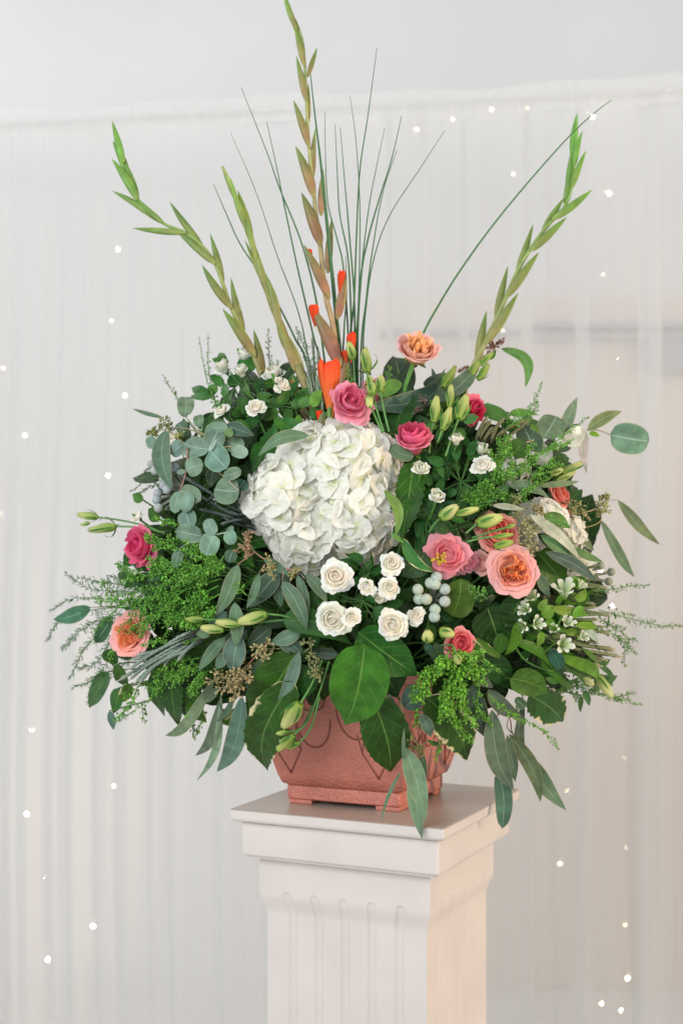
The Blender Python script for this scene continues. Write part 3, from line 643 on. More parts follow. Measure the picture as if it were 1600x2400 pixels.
A = PA(776, 985, .16); B = PA(770, 846, .16); ax, e1, e2 = basis(B - A); H = (B - A).length
for k in range(6):
    m = M(); petal(m, A, ax, e1, e2, k * 1.05 + .3, 25 * MM, 1.0, H * (.94 + .05 * (k % 3)), 0, .0, .035, (.80, .24, .06), jit((.84, .075, .02), .10), ph=k * 2, spiral=.16, sharp=.16, nv=14, nu=12, close=.24); m.build('petal', MAT['petal'], root)
m = M(); m.tube(spline([core(A, .6), A - Vector((0, 0, .02)), A + ax * H * .3], 8), 6 * MM, 8, (.10, .20, .04)); m.build('stem', MAT['stem'], root)
root2 = thing('gladiolus_bud', 'small orange tipped gladiolus bud in grey green bracts at the foot of the slim spike', 'gladiolus', PA(752, 1000, .17))
bract(root2, (752, 1012), (758, 962), 24, .17, (.16, .15, .07), (.13, .16, .05)); A = PA(750, 1005, .165); B = PA(748, 962, .165); ax, e1, e2 = basis(B - A)
for k in range(4):
    m = M(); petal(m, A, ax, e1, e2, k * 1.6, 7 * MM, 1.2, (B - A).length, 0, .05, .1, ORG, ORG, ph=k, spiral=.2); m.build('petal', MAT['petal'], root2)

# ---------------------------------------------------------------- grass blades
def blade(label, pts, w, d=-.03, col=(.025, .105, .040)):
    root = thing('grass_blade', label, 'grass blade', PA(*pts[-1], d), 'fine steel grass blades fanning up behind the flowers'); q = [PA(x, y, d + .0002 * (900 - y)) for x, y in pts[::-1]]
    base = core(q[0], .8); m = M(); m.tube(spline([base] + q, 44), lambda t: w * .88 * MM / 2 * (1 - .85 * t ** 1.5) + .0002, 5, mix(col, (.10, .20, .06), .3), col); m.build('blade', MAT['stem'], root)
for lab, pts, w in [
 ('tallest grass blade, leaning slightly right, its tip on the bare wall above the drape', [(883, 112), (862, 270), (843, 400), (835, 560), (830, 700), (820, 880)], 6),
 ('dark grass blade leaning furthest left of the strong ones, crossing the slim gladiolus side', [(565, 204), (627, 360), (655, 440), (707, 570), (742, 710), (765, 880)], 6),
 ('grass blade meeting the left leaning one at a narrow point halfway up', [(625, 284), (650, 400), (664, 470), (700, 640), (735, 790), (760, 900)], 6),
 ('very fine pale grass blade starting level with the slim gladiolus tip', [(540, 310), (600, 450), (650, 600), (700, 735), (730, 880)], 3.5),
 ('grass blade running close behind the slim brownish gladiolus', [(500, 430), (530, 500), (565, 575), (625, 665), (690, 790), (730, 900)], 6),
 ('thickest dark grass blade beside the tallest gladiolus', [(727, 170), (738, 270), (748, 350), (757, 430), (764, 500), (776, 620), (786, 720), (799, 850), (803, 930)], 13),
 ('grass blade straight up just right of the thickest one', [(761, 262), (763, 380), (769, 480), (790, 560), (806, 640), (820, 860)], 5),
 ('upright grass blade third from the thickest one', [(785, 290), (790, 400), (796, 500), (815, 600), (822, 720), (826, 880)], 6),
 ('upright grass blade with a slight bow in the middle of the fan', [(797, 298), (808, 430), (816, 520), (830, 700), (833, 880)], 6),
 ('fine pale grass blade crossing the tallest blade', [(820, 225), (834, 330), (843, 480), (842, 640), (838, 860)], 4),
 ('grass blade leaning right, inner one of three', [(901, 300), (880, 400), (865, 480), (850, 600), (838, 740), (834, 880)], 4.5),
 ('grass blade leaning right, its tip beside a bright fairy light', [(941, 270), (918, 370), (890, 460), (862, 560), (845, 660), (838, 880)], 6.5),
 ('grass blade leaning right, tip just under its neighbour', [(930, 350), (897, 450), (875, 570), (858, 700), (845, 880)], 5),
 ('faint grass blade curving far right at the edge of the fan', [(1042, 305), (980, 400), (915, 500), (880, 590), (860, 700), (850, 880)], 4),
 ('short grass blade in the base of the fan', [(810, 600), (812, 690), (806, 780), (808, 900)], 6)]: blade(lab, pts, w)
root = blade('single long grass blade arching to the right gladiolus tip from behind the peach rose', [(1432, 234), (1395, 262), (1340, 312), (1260, 400), (1160, 520), (1080, 630), (1030, 710), (992, 780), (960, 870), (930, 960)], 7, -.06, (.03, .12, .03))
# ---------------------------------------------------------------- white hydrangeas
def sph(x, y, R, d): return (P(x, y, d), R * MM)
hyd = hydrangea('big creamy white hydrangea head in the centre of the bouquet',
    [(PA(818, 1112, .165), 114 * (Z0 - .165) / F), (PA(690, 1170, .165), 105 * (Z0 - .165) / F), (PA(826, 1200, .17), 115 * (Z0 - .17) / F), (PA(725, 1245, .17), 88 * (Z0 - .17) / F), (PA(630, 1195, .15), 52 * (Z0 - .15) / F), (PA(850, 1060, .16), 55 * (Z0 - .16) / F), (PA(738, 1082, .155), 82 * (Z0 - .155) / F)], 39 * MM * .9, 620, 3)
hyd2 = hydrangea('smaller white hydrangea partly behind leaves on the right of the bouquet',
    [(PA(1262, 1235, .12), 62 * (Z0 - .12) / F), (PA(1315, 1255, .08), 52 * (Z0 - .08) / F), (PA(1345, 1330, .06), 36 * (Z0 - .06) / F)], 24 * MM, 190, 9)
hydrangea('white hydrangea patch mostly hidden by pods right of the small white roses', [(PA(1205, 1105, .13), 34 * (Z0 - .13) / F)], 15 * MM, 40, 12)

# ---------------------------------------------------------------- garden roses
def stemto(root, c, ax, R, k=.75, w=5, col=(.06, .18, .03)):
    b = c - ax * R * .6; m = M(); e = core(b, k); m.tube(spline([b, b - ax * R * .8, e], 12), w * MM / 2, 6, col); m.build('stem', MAT['stem'], root)
PINK = (.84, .36, .36); PCH = (.90, .46, .20); DPINK = (.80, .20, .29); LPINK = (.86, .46, .46)
def rose(label, x, y, R, ax, inner, outer, d=.02, n=34, openn=.55, quart=5, base=None, ruf=.075, H=1.05, pl='garden_rose', cat='rose', stem=None, group=None, calyx_=True, W1=.9, **k):
    c = P(x, y, d); Rw = R * mz(x, y, d) * 1.0; root = thing(pl, label, cat, c, group); bloom(root, c, ax, Rw, n, inner, outer, base, H, openn, ruf, 1.3, W1, quart, **k)
    if calyx_: calyx(root, c, ax, Rw, H)
    if stem: 
        q = [c - ax * Rw * .6] + [P(*q_) for q_ in stem]; m = M(); m.tube(spline(q, 14), 5 * MM, 7, (.07, .22, .03), (.05, .14, .02)); m.build('stem', MAT['stem'], root)
    else: stemto(root, c, ax, Rw)
    return root
rose('peach and pink garden rose standing clear of the foliage at the top', 977, 820, 43, aim(.12, .64, .76), (.93, .58, .30), (.89, .56, .54), n=54, openn=.05, quart=4, H=1.85, d=.03, stem=[(945, 920, -.02), (934, 990, -.05), (926, 1060, -.12)])
rose('largest garden rose, orange centred with pink outer petals, facing the camera at the right', 1203, 1338, 54, aim(.10, .12, 1), (.95, .47, .17), (.88, .48, .47), d=.035, n=70, openn=.36, quart=5, H=.95, base=(.84, .36, .36))
rose('coral garden rose half hidden under green buds above the largest rose', 1166, 1248, 50, aim(.1, .35, .8), (.80, .22, .17), (.87, .45, .38), d=.0, n=44, openn=.5, quart=0, ruf=.10)
rose('pink garden rose with peach heart low on the left behind green pods', 303, 1487, 52, aim(-.45, .25, .8), (.93, .43, .20), (.87, .45, .44), d=.01, n=54, openn=.45, quart=4)
rose('coral pink rose peeping out on the far right above the small hydrangea', 1312, 1160, 34, aim(.5, .3, .4), (.80, .26, .20), (.86, .40, .36), d=-.03, n=20, openn=.6, quart=0)
rose('coral pink rose behind the small hydrangea at the right edge', 1328, 1215, 34, aim(.7, .1, .3), (.82, .30, .22), (.86, .38, .33), d=-.05, n=18, openn=.6, quart=0)
# ---------------------------------------------------------------- lisianthus
def lis(label, x, y, R, ax, inner, outer, d=.02, n=15, openn=.62, ruf=.18, H=1.2, **k):
    return rose(label, x, y, R, ax, inner, outer, d, n, openn, 0, None, ruf, H, 'lisianthus', 'lisianthus', group='ruffled pink lisianthus blooms', kf=6, W1=1.05, core_t=.12, **k)
lis('pink ruffled lisianthus at the top of the hydrangea, beside the orange bud', 822, 942, 49, aim(.25, .35, .85), (.74, .16, .27), (.85, .34, .44), d=.05, n=16)
lis('pale pink lisianthus behind green buds right of the top pink one', 885, 915, 40, aim(.3, .5, .5), (.85, .42, .42), (.87, .50, .50), d=-.03, n=12)
lis('hot pink lisianthus at the far left edge beside two green buds', 327, 1280, 46, aim(-.65, .05, .65), (.70, .07, .19), (.84, .19, .33), d=.0, n=16, H=1.3)
lis('upright deep pink lisianthus just right of the hydrangea', 970, 1030, 38, aim(-.12, .72, .68), (.76, .10, .23), (.85, .30, .38), d=.02, n=28, openn=.30, H=2.2)
lis('crimson pink lisianthus at the upper right behind green buds', 1113, 962, 34, aim(.6, -.1, .75), (.66, .04, .13), (.82, .18, .29), d=-.01, n=15)
r_ = lis('wide open pink lisianthus with yellow green eye left of the largest rose', 1048, 1300, 52, aim(-.05, .2, 1), (.80, .26, .30), (.86, .38, .43), d=.015, n=15, openn=.85, ruf=.17, H=.8)
lis('outer pink lisianthus petals spreading toward the largest rose', 1095, 1318, 34, aim(.3, -.2, .9), (.78, .32, .40), (.82, .40, .48), d=.0, n=9, openn=.95, H=.7)
m = M(); c = P(1035, 1312, .045)
for i in range(14):
    e = c + Vector((random.gauss(0, .005), -.012, random.gauss(0, .005))); m.tube([c + Vector((0, .01, 0)), e], .0006, 4, (.5, .45, .05)); m.ball(e, .0022, (.62, .45, .03), 4, 6)
m.build('stamens', MAT['petal'], r_)
lis('small salmon pink lisianthus low in the centre beside two green buds', 1078, 1510, 36, aim(.30, .12, .9), (.80, .17, .20), (.87, .36, .33), d=.03, n=18, ruf=.10, openn=.5)
rose('pale dusty pink loose petals tucked between open lisianthus and largest rose', 1130, 1320, 34, aim(-.5, .2, .8), (.80, .42, .38), (.83, .50, .44), d=.0, n=8, openn=.9, quart=0, ruf=.12, pl='lisianthus', cat='lisianthus')
# ---------------------------------------------------------------- white spray roses
WI = (.88, .81, .72); WO = (.88, .875, .82)
SR = 'small white spray roses'
for lab, x, y, R, ax, d, n, openn in [
 ('white spray rose touching the bottom of the hydrangea', 787, 1352, 46, (0, .1, 1), .04, 24, .62),
 ('widest white spray rose at the lower left of the white group', 778, 1450, 48, (-.1, .05, 1), .045, 24, .65),
 ('small white spray rose overlapping the widest one on its right', 824, 1447, 27, (.1, .1, 1), .065, 18, .55),
 ('white spray rose at the top right of the lower white group', 917, 1320, 33, (.1, .3, .9), .04, 22, .6),
 ('small half open white spray rose in the middle of the lower white group', 858, 1375, 25, (-.1, .1, 1), .05, 16, .6),
 ('white spray rose right of the middle of the lower white group', 912, 1377, 30, (.1, .1, 1), .05, 20, .62),
 ('fallen open white petals under the middle white spray roses', 890, 1402, 22, (.0, -.5, .8), .03, 8, .9),
 ('lowest white spray rose above the broad glossy leaves', 920, 1464, 42, (0, .05, 1), .05, 24, .65),
 ('small white spray rose beside the silver berries', 975, 1442, 27, (.0, .2, .9), .035, 14, .65),
 ('white rosebud nearest the upright pink lisianthus in the right group', 1070, 1028, 21, (.1, .85, .5), .02, 14, .25),
 ('round white spray rose in the upper right group', 1131, 1090, 31, (-.2, .4, .8), .04, 18, .35),
 ('white rosebud behind the round white spray rose', 1128, 1052, 22, (.2, .7, .5), .0, 12, .35),
 ('white spray rose with reflexed petals right of the hydrangea edge', 986, 1097, 24, (.0, .55, .8), .03, 13, .6),
 ('lone white rosebud between hydrangea and pale green buds', 1023, 1163, 23, (.05, .6, .75), .03, 13, .4),
 ('topmost white rosebud of the upper left group', 572, 832, 23, (.05, .95, .35), .0, 14, .22),
 ('white rose at the left of the upper left group', 520, 858, 25, (-.5, .7, .4), -.01, 14, .4),
 ('white rosebud in the middle of the upper left group', 565, 868, 22, (-.25, .8, .45), .02, 14, .25),
 ('largest white rose of the upper left group beside the slim gladiolus', 640, 878, 32, (-.05, .75, .5), .01, 16, .35),
 ('open white petals under the largest upper left white rose', 662, 900, 26, (.4, .3, .6), .0, 9, .7),
 ('white rose low in the upper left group above the serrated leaf', 598, 954, 28, (-.1, .5, .8), .02, 16, .45),
 ('white rose at the far left of the upper left group, behind pods', 518, 962, 26, (-.4, .5, .5), -.01, 14, .5),
 ('pale rose showing behind round grey leaves at the upper left', 478, 1008, 22, (-.2, .7, .4), -.03, 10, .5),
 ('pale rose at the left behind the bending lance leaf', 405, 1020, 22, (-.4, .5, .4), -.03, 10, .5),
 ('soft white rosebud above the hot pink lisianthus on the left', 322, 1210, 24, (-.5, .5, .4), -.03, 10, .3)]:
    up = y < 1250 and x > 450; up = ax[1] > .5
    rose(lab, x, y, R * .84, aim(*ax), WI if not up else (.80, .79, .70), WO, d=d, n=n, openn=openn, quart=0, base=(.70, .72, .52), H=.72 if not up else 1.75, ruf=.10, pl='spray_rose', cat='rose', group=SR, curl=.40, W1=.66, core_t=.08)
# ---------------------------------------------------------------- lisianthus buds
def buds(label, r, lst, **k):
    p = P(*rp(r, lst[0][0], lst[0][1]), .02); root = thing('lisianthus_buds', label, 'flower buds', p, 'green yellow lisianthus buds')
    for a in lst:
        kw = dict(k); kw.update(a[5] if len(a) > 5 else {}); bud(root, r, *a[:5], **kw)
    return root
YEL = dict(ct=(.62, .63, .25))
buds('pair of pale yellow green buds standing above the pink lisianthus at the top', 'B', [(1030, 290, 995, 165, 75, dict(stem=[(1035, 400), (1040, 520)])), (1130, 385, 1115, 215, 88, dict(stem=[(1150, 600), (1240, 830)]))], d=.05)
buds('three round green buds in front of the pale pink lisianthus', 'B', [(1150, 480, 1145, 415, 62), (1165, 545, 1165, 465, 84, dict(stem=[(1200, 660), (1250, 820)])), (1225, 525, 1230, 415, 80, dict(stem=[(1260, 700), (1290, 820)])), (1140, 560, 1150, 640, 62)], d=.075)
buds('cluster of four upright green buds left of the crimson lisianthus', 'C', [(365, 755, 385, 565, 78, dict(stem=[(345, 830), (330, 980)])), (480, 640, 490, 480, 64, dict(stem=[(470, 720)])), (545, 730, 600, 560, 100, dict(stem=[(500, 850), (450, 1000)])), (425, 810, 485, 645, 76, dict(stem=[(390, 900)]))], d=.035)
buds('green buds at the foot of the right gladiolus', 'C', [(430, 495, 520, 345, 70), (600, 450, 700, 300, 70), (690, 440, 765, 325, 62), (700, 330, 800, 240, 50, dict(openk=0))], d=.03, ct=(.36, .46, .12))
buds('plump yellow bud and slim bud lying right of the lone white rosebud', 'C', [(410, 1460, 535, 1370, 105, dict(stem=[(370, 1500), (330, 1560)], ct=(.62, .63, .30))), (525, 1430, 690, 1385, 62)], d=.045)
buds('fat green yellow bud resting on the coral rose', 'C', [(680, 1500, 860, 1450, 110, dict(stem=[(600, 1568)]))], d=.075)
buds('short green bud and two tiny buds above the largest rose', 'D', [(180, 1195, 315, 1160, 68), (180, 1125, 320, 1105, 44, dict(stem=[(100, 1130), (-20, 1160)], openk=0)), (270, 1055, 335, 1035, 34, dict(stem=[(150, 1090), (20, 1130)], openk=0))], d=.085, ct=(.40, .50, .12))
buds('pair of pale green buds at the right above the coral roses', 'D', [(680, 660, 815, 580, 70), (590, 660, 680, 630, 62), (640, 710, 770, 650, 50)], d=.0, ct=(.58, .62, .26))
buds('two slender green buds pointing left at the far left', 'E', [(410, 195, 258, 175, 62, dict(stem=[(560, 215), (760, 260), (900, 320)])), (540, 262, 348, 290, 80, dict(stem=[(700, 270), (900, 310)])), (345, 240, 275, 250, 30, dict(openk=0))], d=.0, ct=(.52, .58, .22))
buds('row of yellow buds pointing left across the grey eucalyptus', 'F', [(395, 750, 185, 810, 98, dict(stem=[(520, 765), (640, 800)])), (195, 830, 20, 810, 68, dict(stem=[(400, 805), (560, 790)])), (75, 870, -90, 850, 74)], d=.05, **YEL)
buds('thin green bud at the left end of the yellow bud row', 'E', [(1180, 945, 1048, 945, 52, dict(stem=[(1290, 950), (1420, 940)], openk=0))], d=.045, ct=(.36, .45, .12))
buds('large pale yellow bud drooping over the left of the planter', 'I', [(1110, 465, 985, 640, 118, dict(stem=[(1190, 330), (1270, 150)]))], d=.06, **YEL)
buds('cluster of small drooping buds below the large one on the planter', 'I', [(1065, 695, 945, 810, 80, dict(stem=[(1160, 600), (1230, 440), (1320, 160)])), (1025, 675, 930, 690, 42, dict(openk=0, stem=[(1120, 640), (1200, 480)])), (1105, 755, 1000, 790, 60, dict(openk=0, stem=[(1190, 640), (1250, 420)]))], d=.06, ct=(.50, .58, .16))
buds('two cream green buds hanging at the lower right edge', 'H', [(860, 1330, 985, 1510, 95, dict(stem=[(740, 1240), (600, 1190)])), (710, 1300, 830, 1410, 85, dict(stem=[(600, 1230)]))], d=.02, ct=(.62, .66, .34))
buds('small round buds beside the salmon lisianthus', 'G', [(320, 960, 318, 870, 92, dict(openk=.1)), (405, 870, 510, 905, 88), (530, 1040, 545, 1115, 72, dict(stem=[(500, 980), (420, 980)]))], d=.06, **YEL)
buds('yellow bud tip showing above the upper right gladiolus foot', 'C', [(425, 490, 500, 400, 50)], d=.0, **YEL)
# ---------------------------------------------------------------- alstroemeria
def alstro(root, r, x, y, ax, R, d=.03):
    c = P(*rp(r, x, y), d); Rw = .86 * R * REG[r][2] * MM; ax, e1, e2 = basis(ax)
    o = thing('flower_head', None, None, c); o.parent = root; o.matrix_world = Matrix.Translation(c); o.location = c - root.location
    hold = thing('tmp', None, None, c)
    for k in range(6):
        m = M(); petal(m, c - ax * Rw * .5, ax, e1, e2, k * PI / 3, Rw * (.52 if k % 2 else .66), .55, Rw * 1.7, .42, .30, .08, (.22, .40, .07), (.80, .80, .70), ph=k, spiral=.02, sharp=.5)
        q = m.build('petal', MAT['petal'], hold); q.parent = o
    bpy.data.objects.remove(hold)
for lab, fl, stems, lv in [
 ('white alstroemeria heads with narrow green leaves right of the largest rose',
  [(1325, 610, (-.1, .75, .6), 95), (1100, 640, (-.4, .5, .7), 62), (1430, 560, (.5, .6, .4), 50)], [(1250, 900), (1310, 740), (1325, 680)],
  [(1330, 520, 1480, 480, 85, BRIT), (1400, 640, 1480, 560, 70, BRIT), (1240, 700, 1395, 700, 70, (.16, .30, .05)), (1170, 780, 1250, 690, 90, (.13, .30, .04)), (1400, 760, 1540, 560, 42, MIDG), (1350, 760, 1500, 760, 50, BRIT), (1130, 720, 1200, 640, 60, (.14, .30, .04))]),
 ('small white alstroemeria flowers above dark leaves, left of the heads',
  [(1050, 725, (-.5, .3, .8), 60), (1030, 840, (-.5, .0, .8), 56), (1105, 830, (.4, .3, .8), 60)], [(1250, 960), (1150, 880), (1070, 830)],
  [(975, 810, 885, 1055, 78, MIDG), (990, 880, 1015, 950, 30, BRIT), (1150, 880, 1120, 990, 60, (.12, .28, .04)), (1120, 1010, 1050, 990, 52, (.15, .32, .05))]),
 ('lower white alstroemeria flowers amid bright green leaves at the right',
  [(1335, 835, (.2, .6, .7), 62), (1310, 975, (.1, .1, .9), 74), (1435, 930, (.5, .3, .5), 52), (1255, 870, (-.3, .4, .8), 44)], [(1150, 1050), (1260, 960), (1380, 850)],
  [(1400, 830, 1568, 850, 55, BRIT), (1330, 890, 1450, 880, 60, BRIT), (1180, 800, 1250, 870, 60, BRIT), (1450, 870, 1568, 1010, 60, PALE), (1200, 830, 1400, 850, 30, BRIT), (1220, 920, 1350, 960, 34, MIDG), (1390, 780, 1470, 700, 60, BRIT), (1450, 1000, 1560, 1090, 50, MIDG)]),
 ('long twisted green alstroemeria leaves sweeping over the lower right', [], [(930, 940), (1050, 1100), (1250, 1180)],
  [(940, 950, 1260, 1185, 90, MIDG), (1270, 1010, 1550, 1160, 120, MIDG), (1280, 1060, 1568, 1230, 90, BRIT), (1110, 1010, 1230, 1160, 60, MIDG), (1210, 1010, 1285, 1170, 100, (.03, .10, .05)), (1240, 1170, 1400, 1290, 50, MIDG), (1285, 1100, 1568, 1070, 50, MIDG)])]:
    c = P(*rp('G', *stems[0]), .02); root = thing('alstroemeria', lab, 'alstroemeria', c)
    st(root, 'G', stems, 6, (.08, .24, .03), .01)
    for (x, y, ax, R) in fl: alstro(root, 'G', x, y, aim(*ax), R)
    for (x0, y0, x1, y1, w_, col) in lv: lf(root, 'G', x0, y0, x1, y1, w_, 'green', .018 + random.uniform(0, .012), col=col, prof='thin', bend=random.uniform(-.14, .14), sag=.1, rnd=.5)
# ---------------------------------------------------------------- eucalyptus
def sprig(name, label, r, stem, leaves, kind='euc', group=None, cat='foliage', d=.0, scol=(.22, .20, .10), sw=4, seedl=(), sd=None, extra=(), deep=True):
    p = P(*rp(r, stem[0][0], stem[0][1]), d) if stem else P(*rp(r, leaves[0][0], leaves[0][1]), d)
    root = thing(name, label, cat, p, group)
    if stem:
        st(root, r, stem, sw, scol, d - .004)
        if deep: inner_stem(root, p, sw)
    for a in leaves:
        kw = dict(kind=kind, d=d); kw.update(a[5] if len(a) > 5 else {}); lf(root, r, *a[:5], **kw)
    for s in extra: st(root, r, s, 3, scol, d)
    for s in seedl: seeds(root, r, *s[:3], **dict(dict(d=d + .008), **(s[3] if len(s) > 3 else {})))
    return root
K = dict
EG = 'round leaved silver eucalyptus sprigs'; SG = 'seeded eucalyptus sprigs with long grey leaves'
sprig('eucalyptus_sprig', 'round leaved grey eucalyptus sprig left of the hydrangea, upper branch', 'A', [(1480, 1010), (1380, 930), (1230, 960), (1040, 905), (900, 790)], [
    (1225, 950, 1032, 905, 165), (1225, 955, 1350, 1095, 190, K(d=.03)), (1222, 945, 1290, 800, 150), (1195, 815, 1360, 795, 95), (1340, 880, 1475, 950, 130, K(d=-.01)), (1385, 950, 1508, 990, 95, K(col=(.22, .33, .27))), (1220, 960, 1275, 880, 34, K(d=.045, prof='lance', col=(.28, .38, .34))), (1035, 910, 940, 985, 125), (1350, 800, 1385, 860, 60, K(col=(.09, .17, .06)))], 'round', EG, d=.02, scol=(.28, .24, .13), deep=False)
sprig('eucalyptus_sprig', 'round leaved grey eucalyptus sprig with three leaves over the dark stems left of the hydrangea', 'A', [(1440, 1255), (1330, 1150), (1230, 1070)], [(1330, 1150, 1460, 1105, 88), (1445, 1255, 1262, 1240, 190, K(d=.0)), (1440, 1250, 1490, 1180, 110, K(d=-.02, col=(.07, .14, .10))), (1270, 1080, 1240, 1230, 100, K(d=-.03, col=DKGY, kind='euc'))], 'round', EG, d=.02, scol=(.28, .24, .18), deep=False)
sprig('eucalyptus_sprig', 'round leaved eucalyptus sprig hanging on a red stem near the silver berries', 'A', [(1065, 940), (1060, 1050), (1050, 1130), (1005, 1260)], [(1055, 1105, 1180, 1065, 135), (1010, 1255, 1165, 1320, 125), (1005, 1260, 970, 1420, 95), (1080, 1275, 1035, 1412, 95, K(d=.04)), (1045, 1400, 1085, 1530, 135), (1050, 1115, 985, 1118, 36)], 'round', EG, d=.03, scol=(.30, .14, .12))
sprig('eucalyptus_sprig', 'lowest round leaved eucalyptus sprig above the green seed pods on the left', 'E', [(1380, 300), (1260, 325), (1160, 330), (1000, 430)], [(1170, 335, 978, 295, 130), (1255, 325, 1200, 475, 150), (1262, 325, 1210, 205, 95, K(d=.03)), (1360, 295, 1400, 395, 95), (1010, 430, 975, 568, 78), (1350, 310, 1400, 260, 40), (1400, 440, 1370, 530, 90, K(col=DKGY)), (1260, 290, 1190, 260, 70, K(col=DKGY, d=-.01))], 'round', EG, d=.03, scol=(.20, .28, .18))
sprig('eucalyptus_sprig', 'olive grey eucalyptus leaves standing up at the upper left edge', 'A', [(1200, 850), (1130, 800), (1050, 710)], [(1045, 712, 1040, 565, 118, K(col=(.16, .22, .13))), (1150, 785, 1150, 695, 75, K(col=(.12, .2, .12))), (1040, 840, 990, 760, 80, K(col=DKGY)), (1200, 850, 1340, 740, 100, K(col=(.06, .12, .05)))], 'round', EG, d=-.01, scol=(.25, .25, .10))
sprig('seeded_eucalyptus', 'seeded eucalyptus sprig with a thin upward pointing leaf at the upper left', 'A', [(1180, 850), (1100, 810), (960, 790), (800, 830)], [(885, 718, 658, 650, 34), (830, 870, 765, 925, 90, K(kind='round')), (905, 812, 955, 1248, 158, K(d=.04, bend=.06, col=GREY)), (1345, 770, 1560, 850, 108, K(col=DKGY, d=.01))], 'euc', SG, d=.0, seedl=[(900, 770, 60, K(col=(.26, .28, .09), n=40)), (820, 830, 50, K(col=(.26, .28, .09), n=30)), (990, 850, 40, K(col=(.3, .3, .1), n=20))])
sprig('eucalyptus_leaf', 'long grey leaf lying along the top left shoulder of the hydrangea', 'B', [(760, 830), (700, 850)], [(705, 850, 328, 1000, 100, K(bend=.12, rnd=.05))], 'euc', None, d=.03, deep=False)
sprig('eucalyptus_leaf', 'grey green leaf tip poking out at the right shoulder of the hydrangea', 'B', [(1240, 900), (1300, 930)], [(1300, 925, 1472, 1005, 105, K(bend=.12, prof='round')), (1100, 790, 1160, 830, 50, K(col=(.2, .3, .1)))], 'euc', None, d=.0, deep=False)
sprig('eucalyptus_sprig', 'broad grey leaf slanting up behind the peach rose stem', 'C', [(-190, 760), (-110, 640)], [(-110, 640, 462, 388, 168, K(bend=.10, d1=-.02, col=(.07, .13, .09)))], 'euc', SG, d=.01)
sprig('eucalyptus_sprig', 'grey leaf slanting up between the upright buds and gladiolus foot', 'C', [(350, 700), (395, 600)], [(395, 600, 660, 330, 122, K(bend=.05, col=(.10, .16, .10))), (540, 640, 560, 470, 90, K(col=DARK, kind='green'))], 'euc', SG, d=.0, seedl=[(290, 600, 55, K(col=(.13, .10, .07), n=26)), (240, 630, 40, K(col=(.16, .10, .08), n=16))])
sprig('seeded_eucalyptus', 'seeded eucalyptus with reddish pods and one curled green leaf by the right gladiolus', 'C', [(600, 520), (720, 300), (800, 200)], [(860, 208, 1035, 496, 92, K(bend=-.30, col=(.10, .22, .05), sag=.05, rnd=.05)), (770, 290, 820, 215, 40, K(col=MIDG))], 'euc', SG, d=-.02, seedl=[(810, 190, 66, K(col=(.32, .15, .12), n=40)), (700, 275, 36, K(col=(.30, .18, .13), n=18)), (560, 350, 36, K(col=(.28, .17, .12), n=14))])
sprig('eucalyptus_sprig', 'large eucalyptus branch reaching right with one big round leaf at its end', 'D', [(250, 480), (480, 410), (660, 350), (850, 340), (940, 338), (1035, 372)], [
    (1035, 372, 1318, 420, 215, K(kind='round', col=(.10, .20, .13))), (545, 400, 640, 235, 190, K(kind='round', col=(.11, .17, .10))), (672, 410, 795, 95, 98, K(col=(.13, .22, .15))), (865, 335, 1118, 200, 92, K(col=(.15, .20, .08), bend=-.05)), (862, 345, 690, 425, 150, K(kind='round', col=(.55, .56, .50))), (852, 335, 860, 655, 78, K(col=(.42, .42, .39), bend=.1)), (745, 345, 810, 300, 62, K(col=DKGY)),
    (470, 500, 400, 320, 200, K(kind='round', col=(.05, .09, .055), d=-.02)), (300, 560, 400, 400, 150, K(kind='green', col=(0.046, 0.116, 0.013))), (500, 590, 560, 440, 120, K(kind='round', col=(.30, .33, .28), d=-.02)), (880, 360, 960, 380, 40, K(col=BRIT, kind='green'))], 'euc', EG, d=-.01, scol=(.26, .22, .12), sw=5)
sprig('seeded_eucalyptus', 'seeded eucalyptus branch with long leaves hanging into the air at the far right', 'D', [(420, 1020), (690, 975), (860, 940), (945, 905), (990, 860), (1085, 850)], [
    (1085, 850, 1395, 1180, 92, K(bend=.08, col=(.11, .17, .09))), (965, 1000, 1215, 1420, 98, K(bend=.08, col=(.11, .17, .09))), (740, 975, 912, 1225, 112, K(bend=.1, col=(.09, .14, .07))), (595, 830, 800, 920, 95, K(bend=.1, col=(.06, .11, .05)))], 'euc', SG, d=-.04, scol=(.30, .22, .12), sw=4, extra=[[(945, 905), (965, 1000), (870, 1050), (740, 1045)]],
    seedl=[(995, 830, 58, K(col=(.36, .36, .15), n=36)), (955, 945, 66, K(col=(.36, .36, .15), n=36)), (760, 915, 75, K(col=(.32, .33, .12), n=40)), (840, 970, 30, K(n=12))])
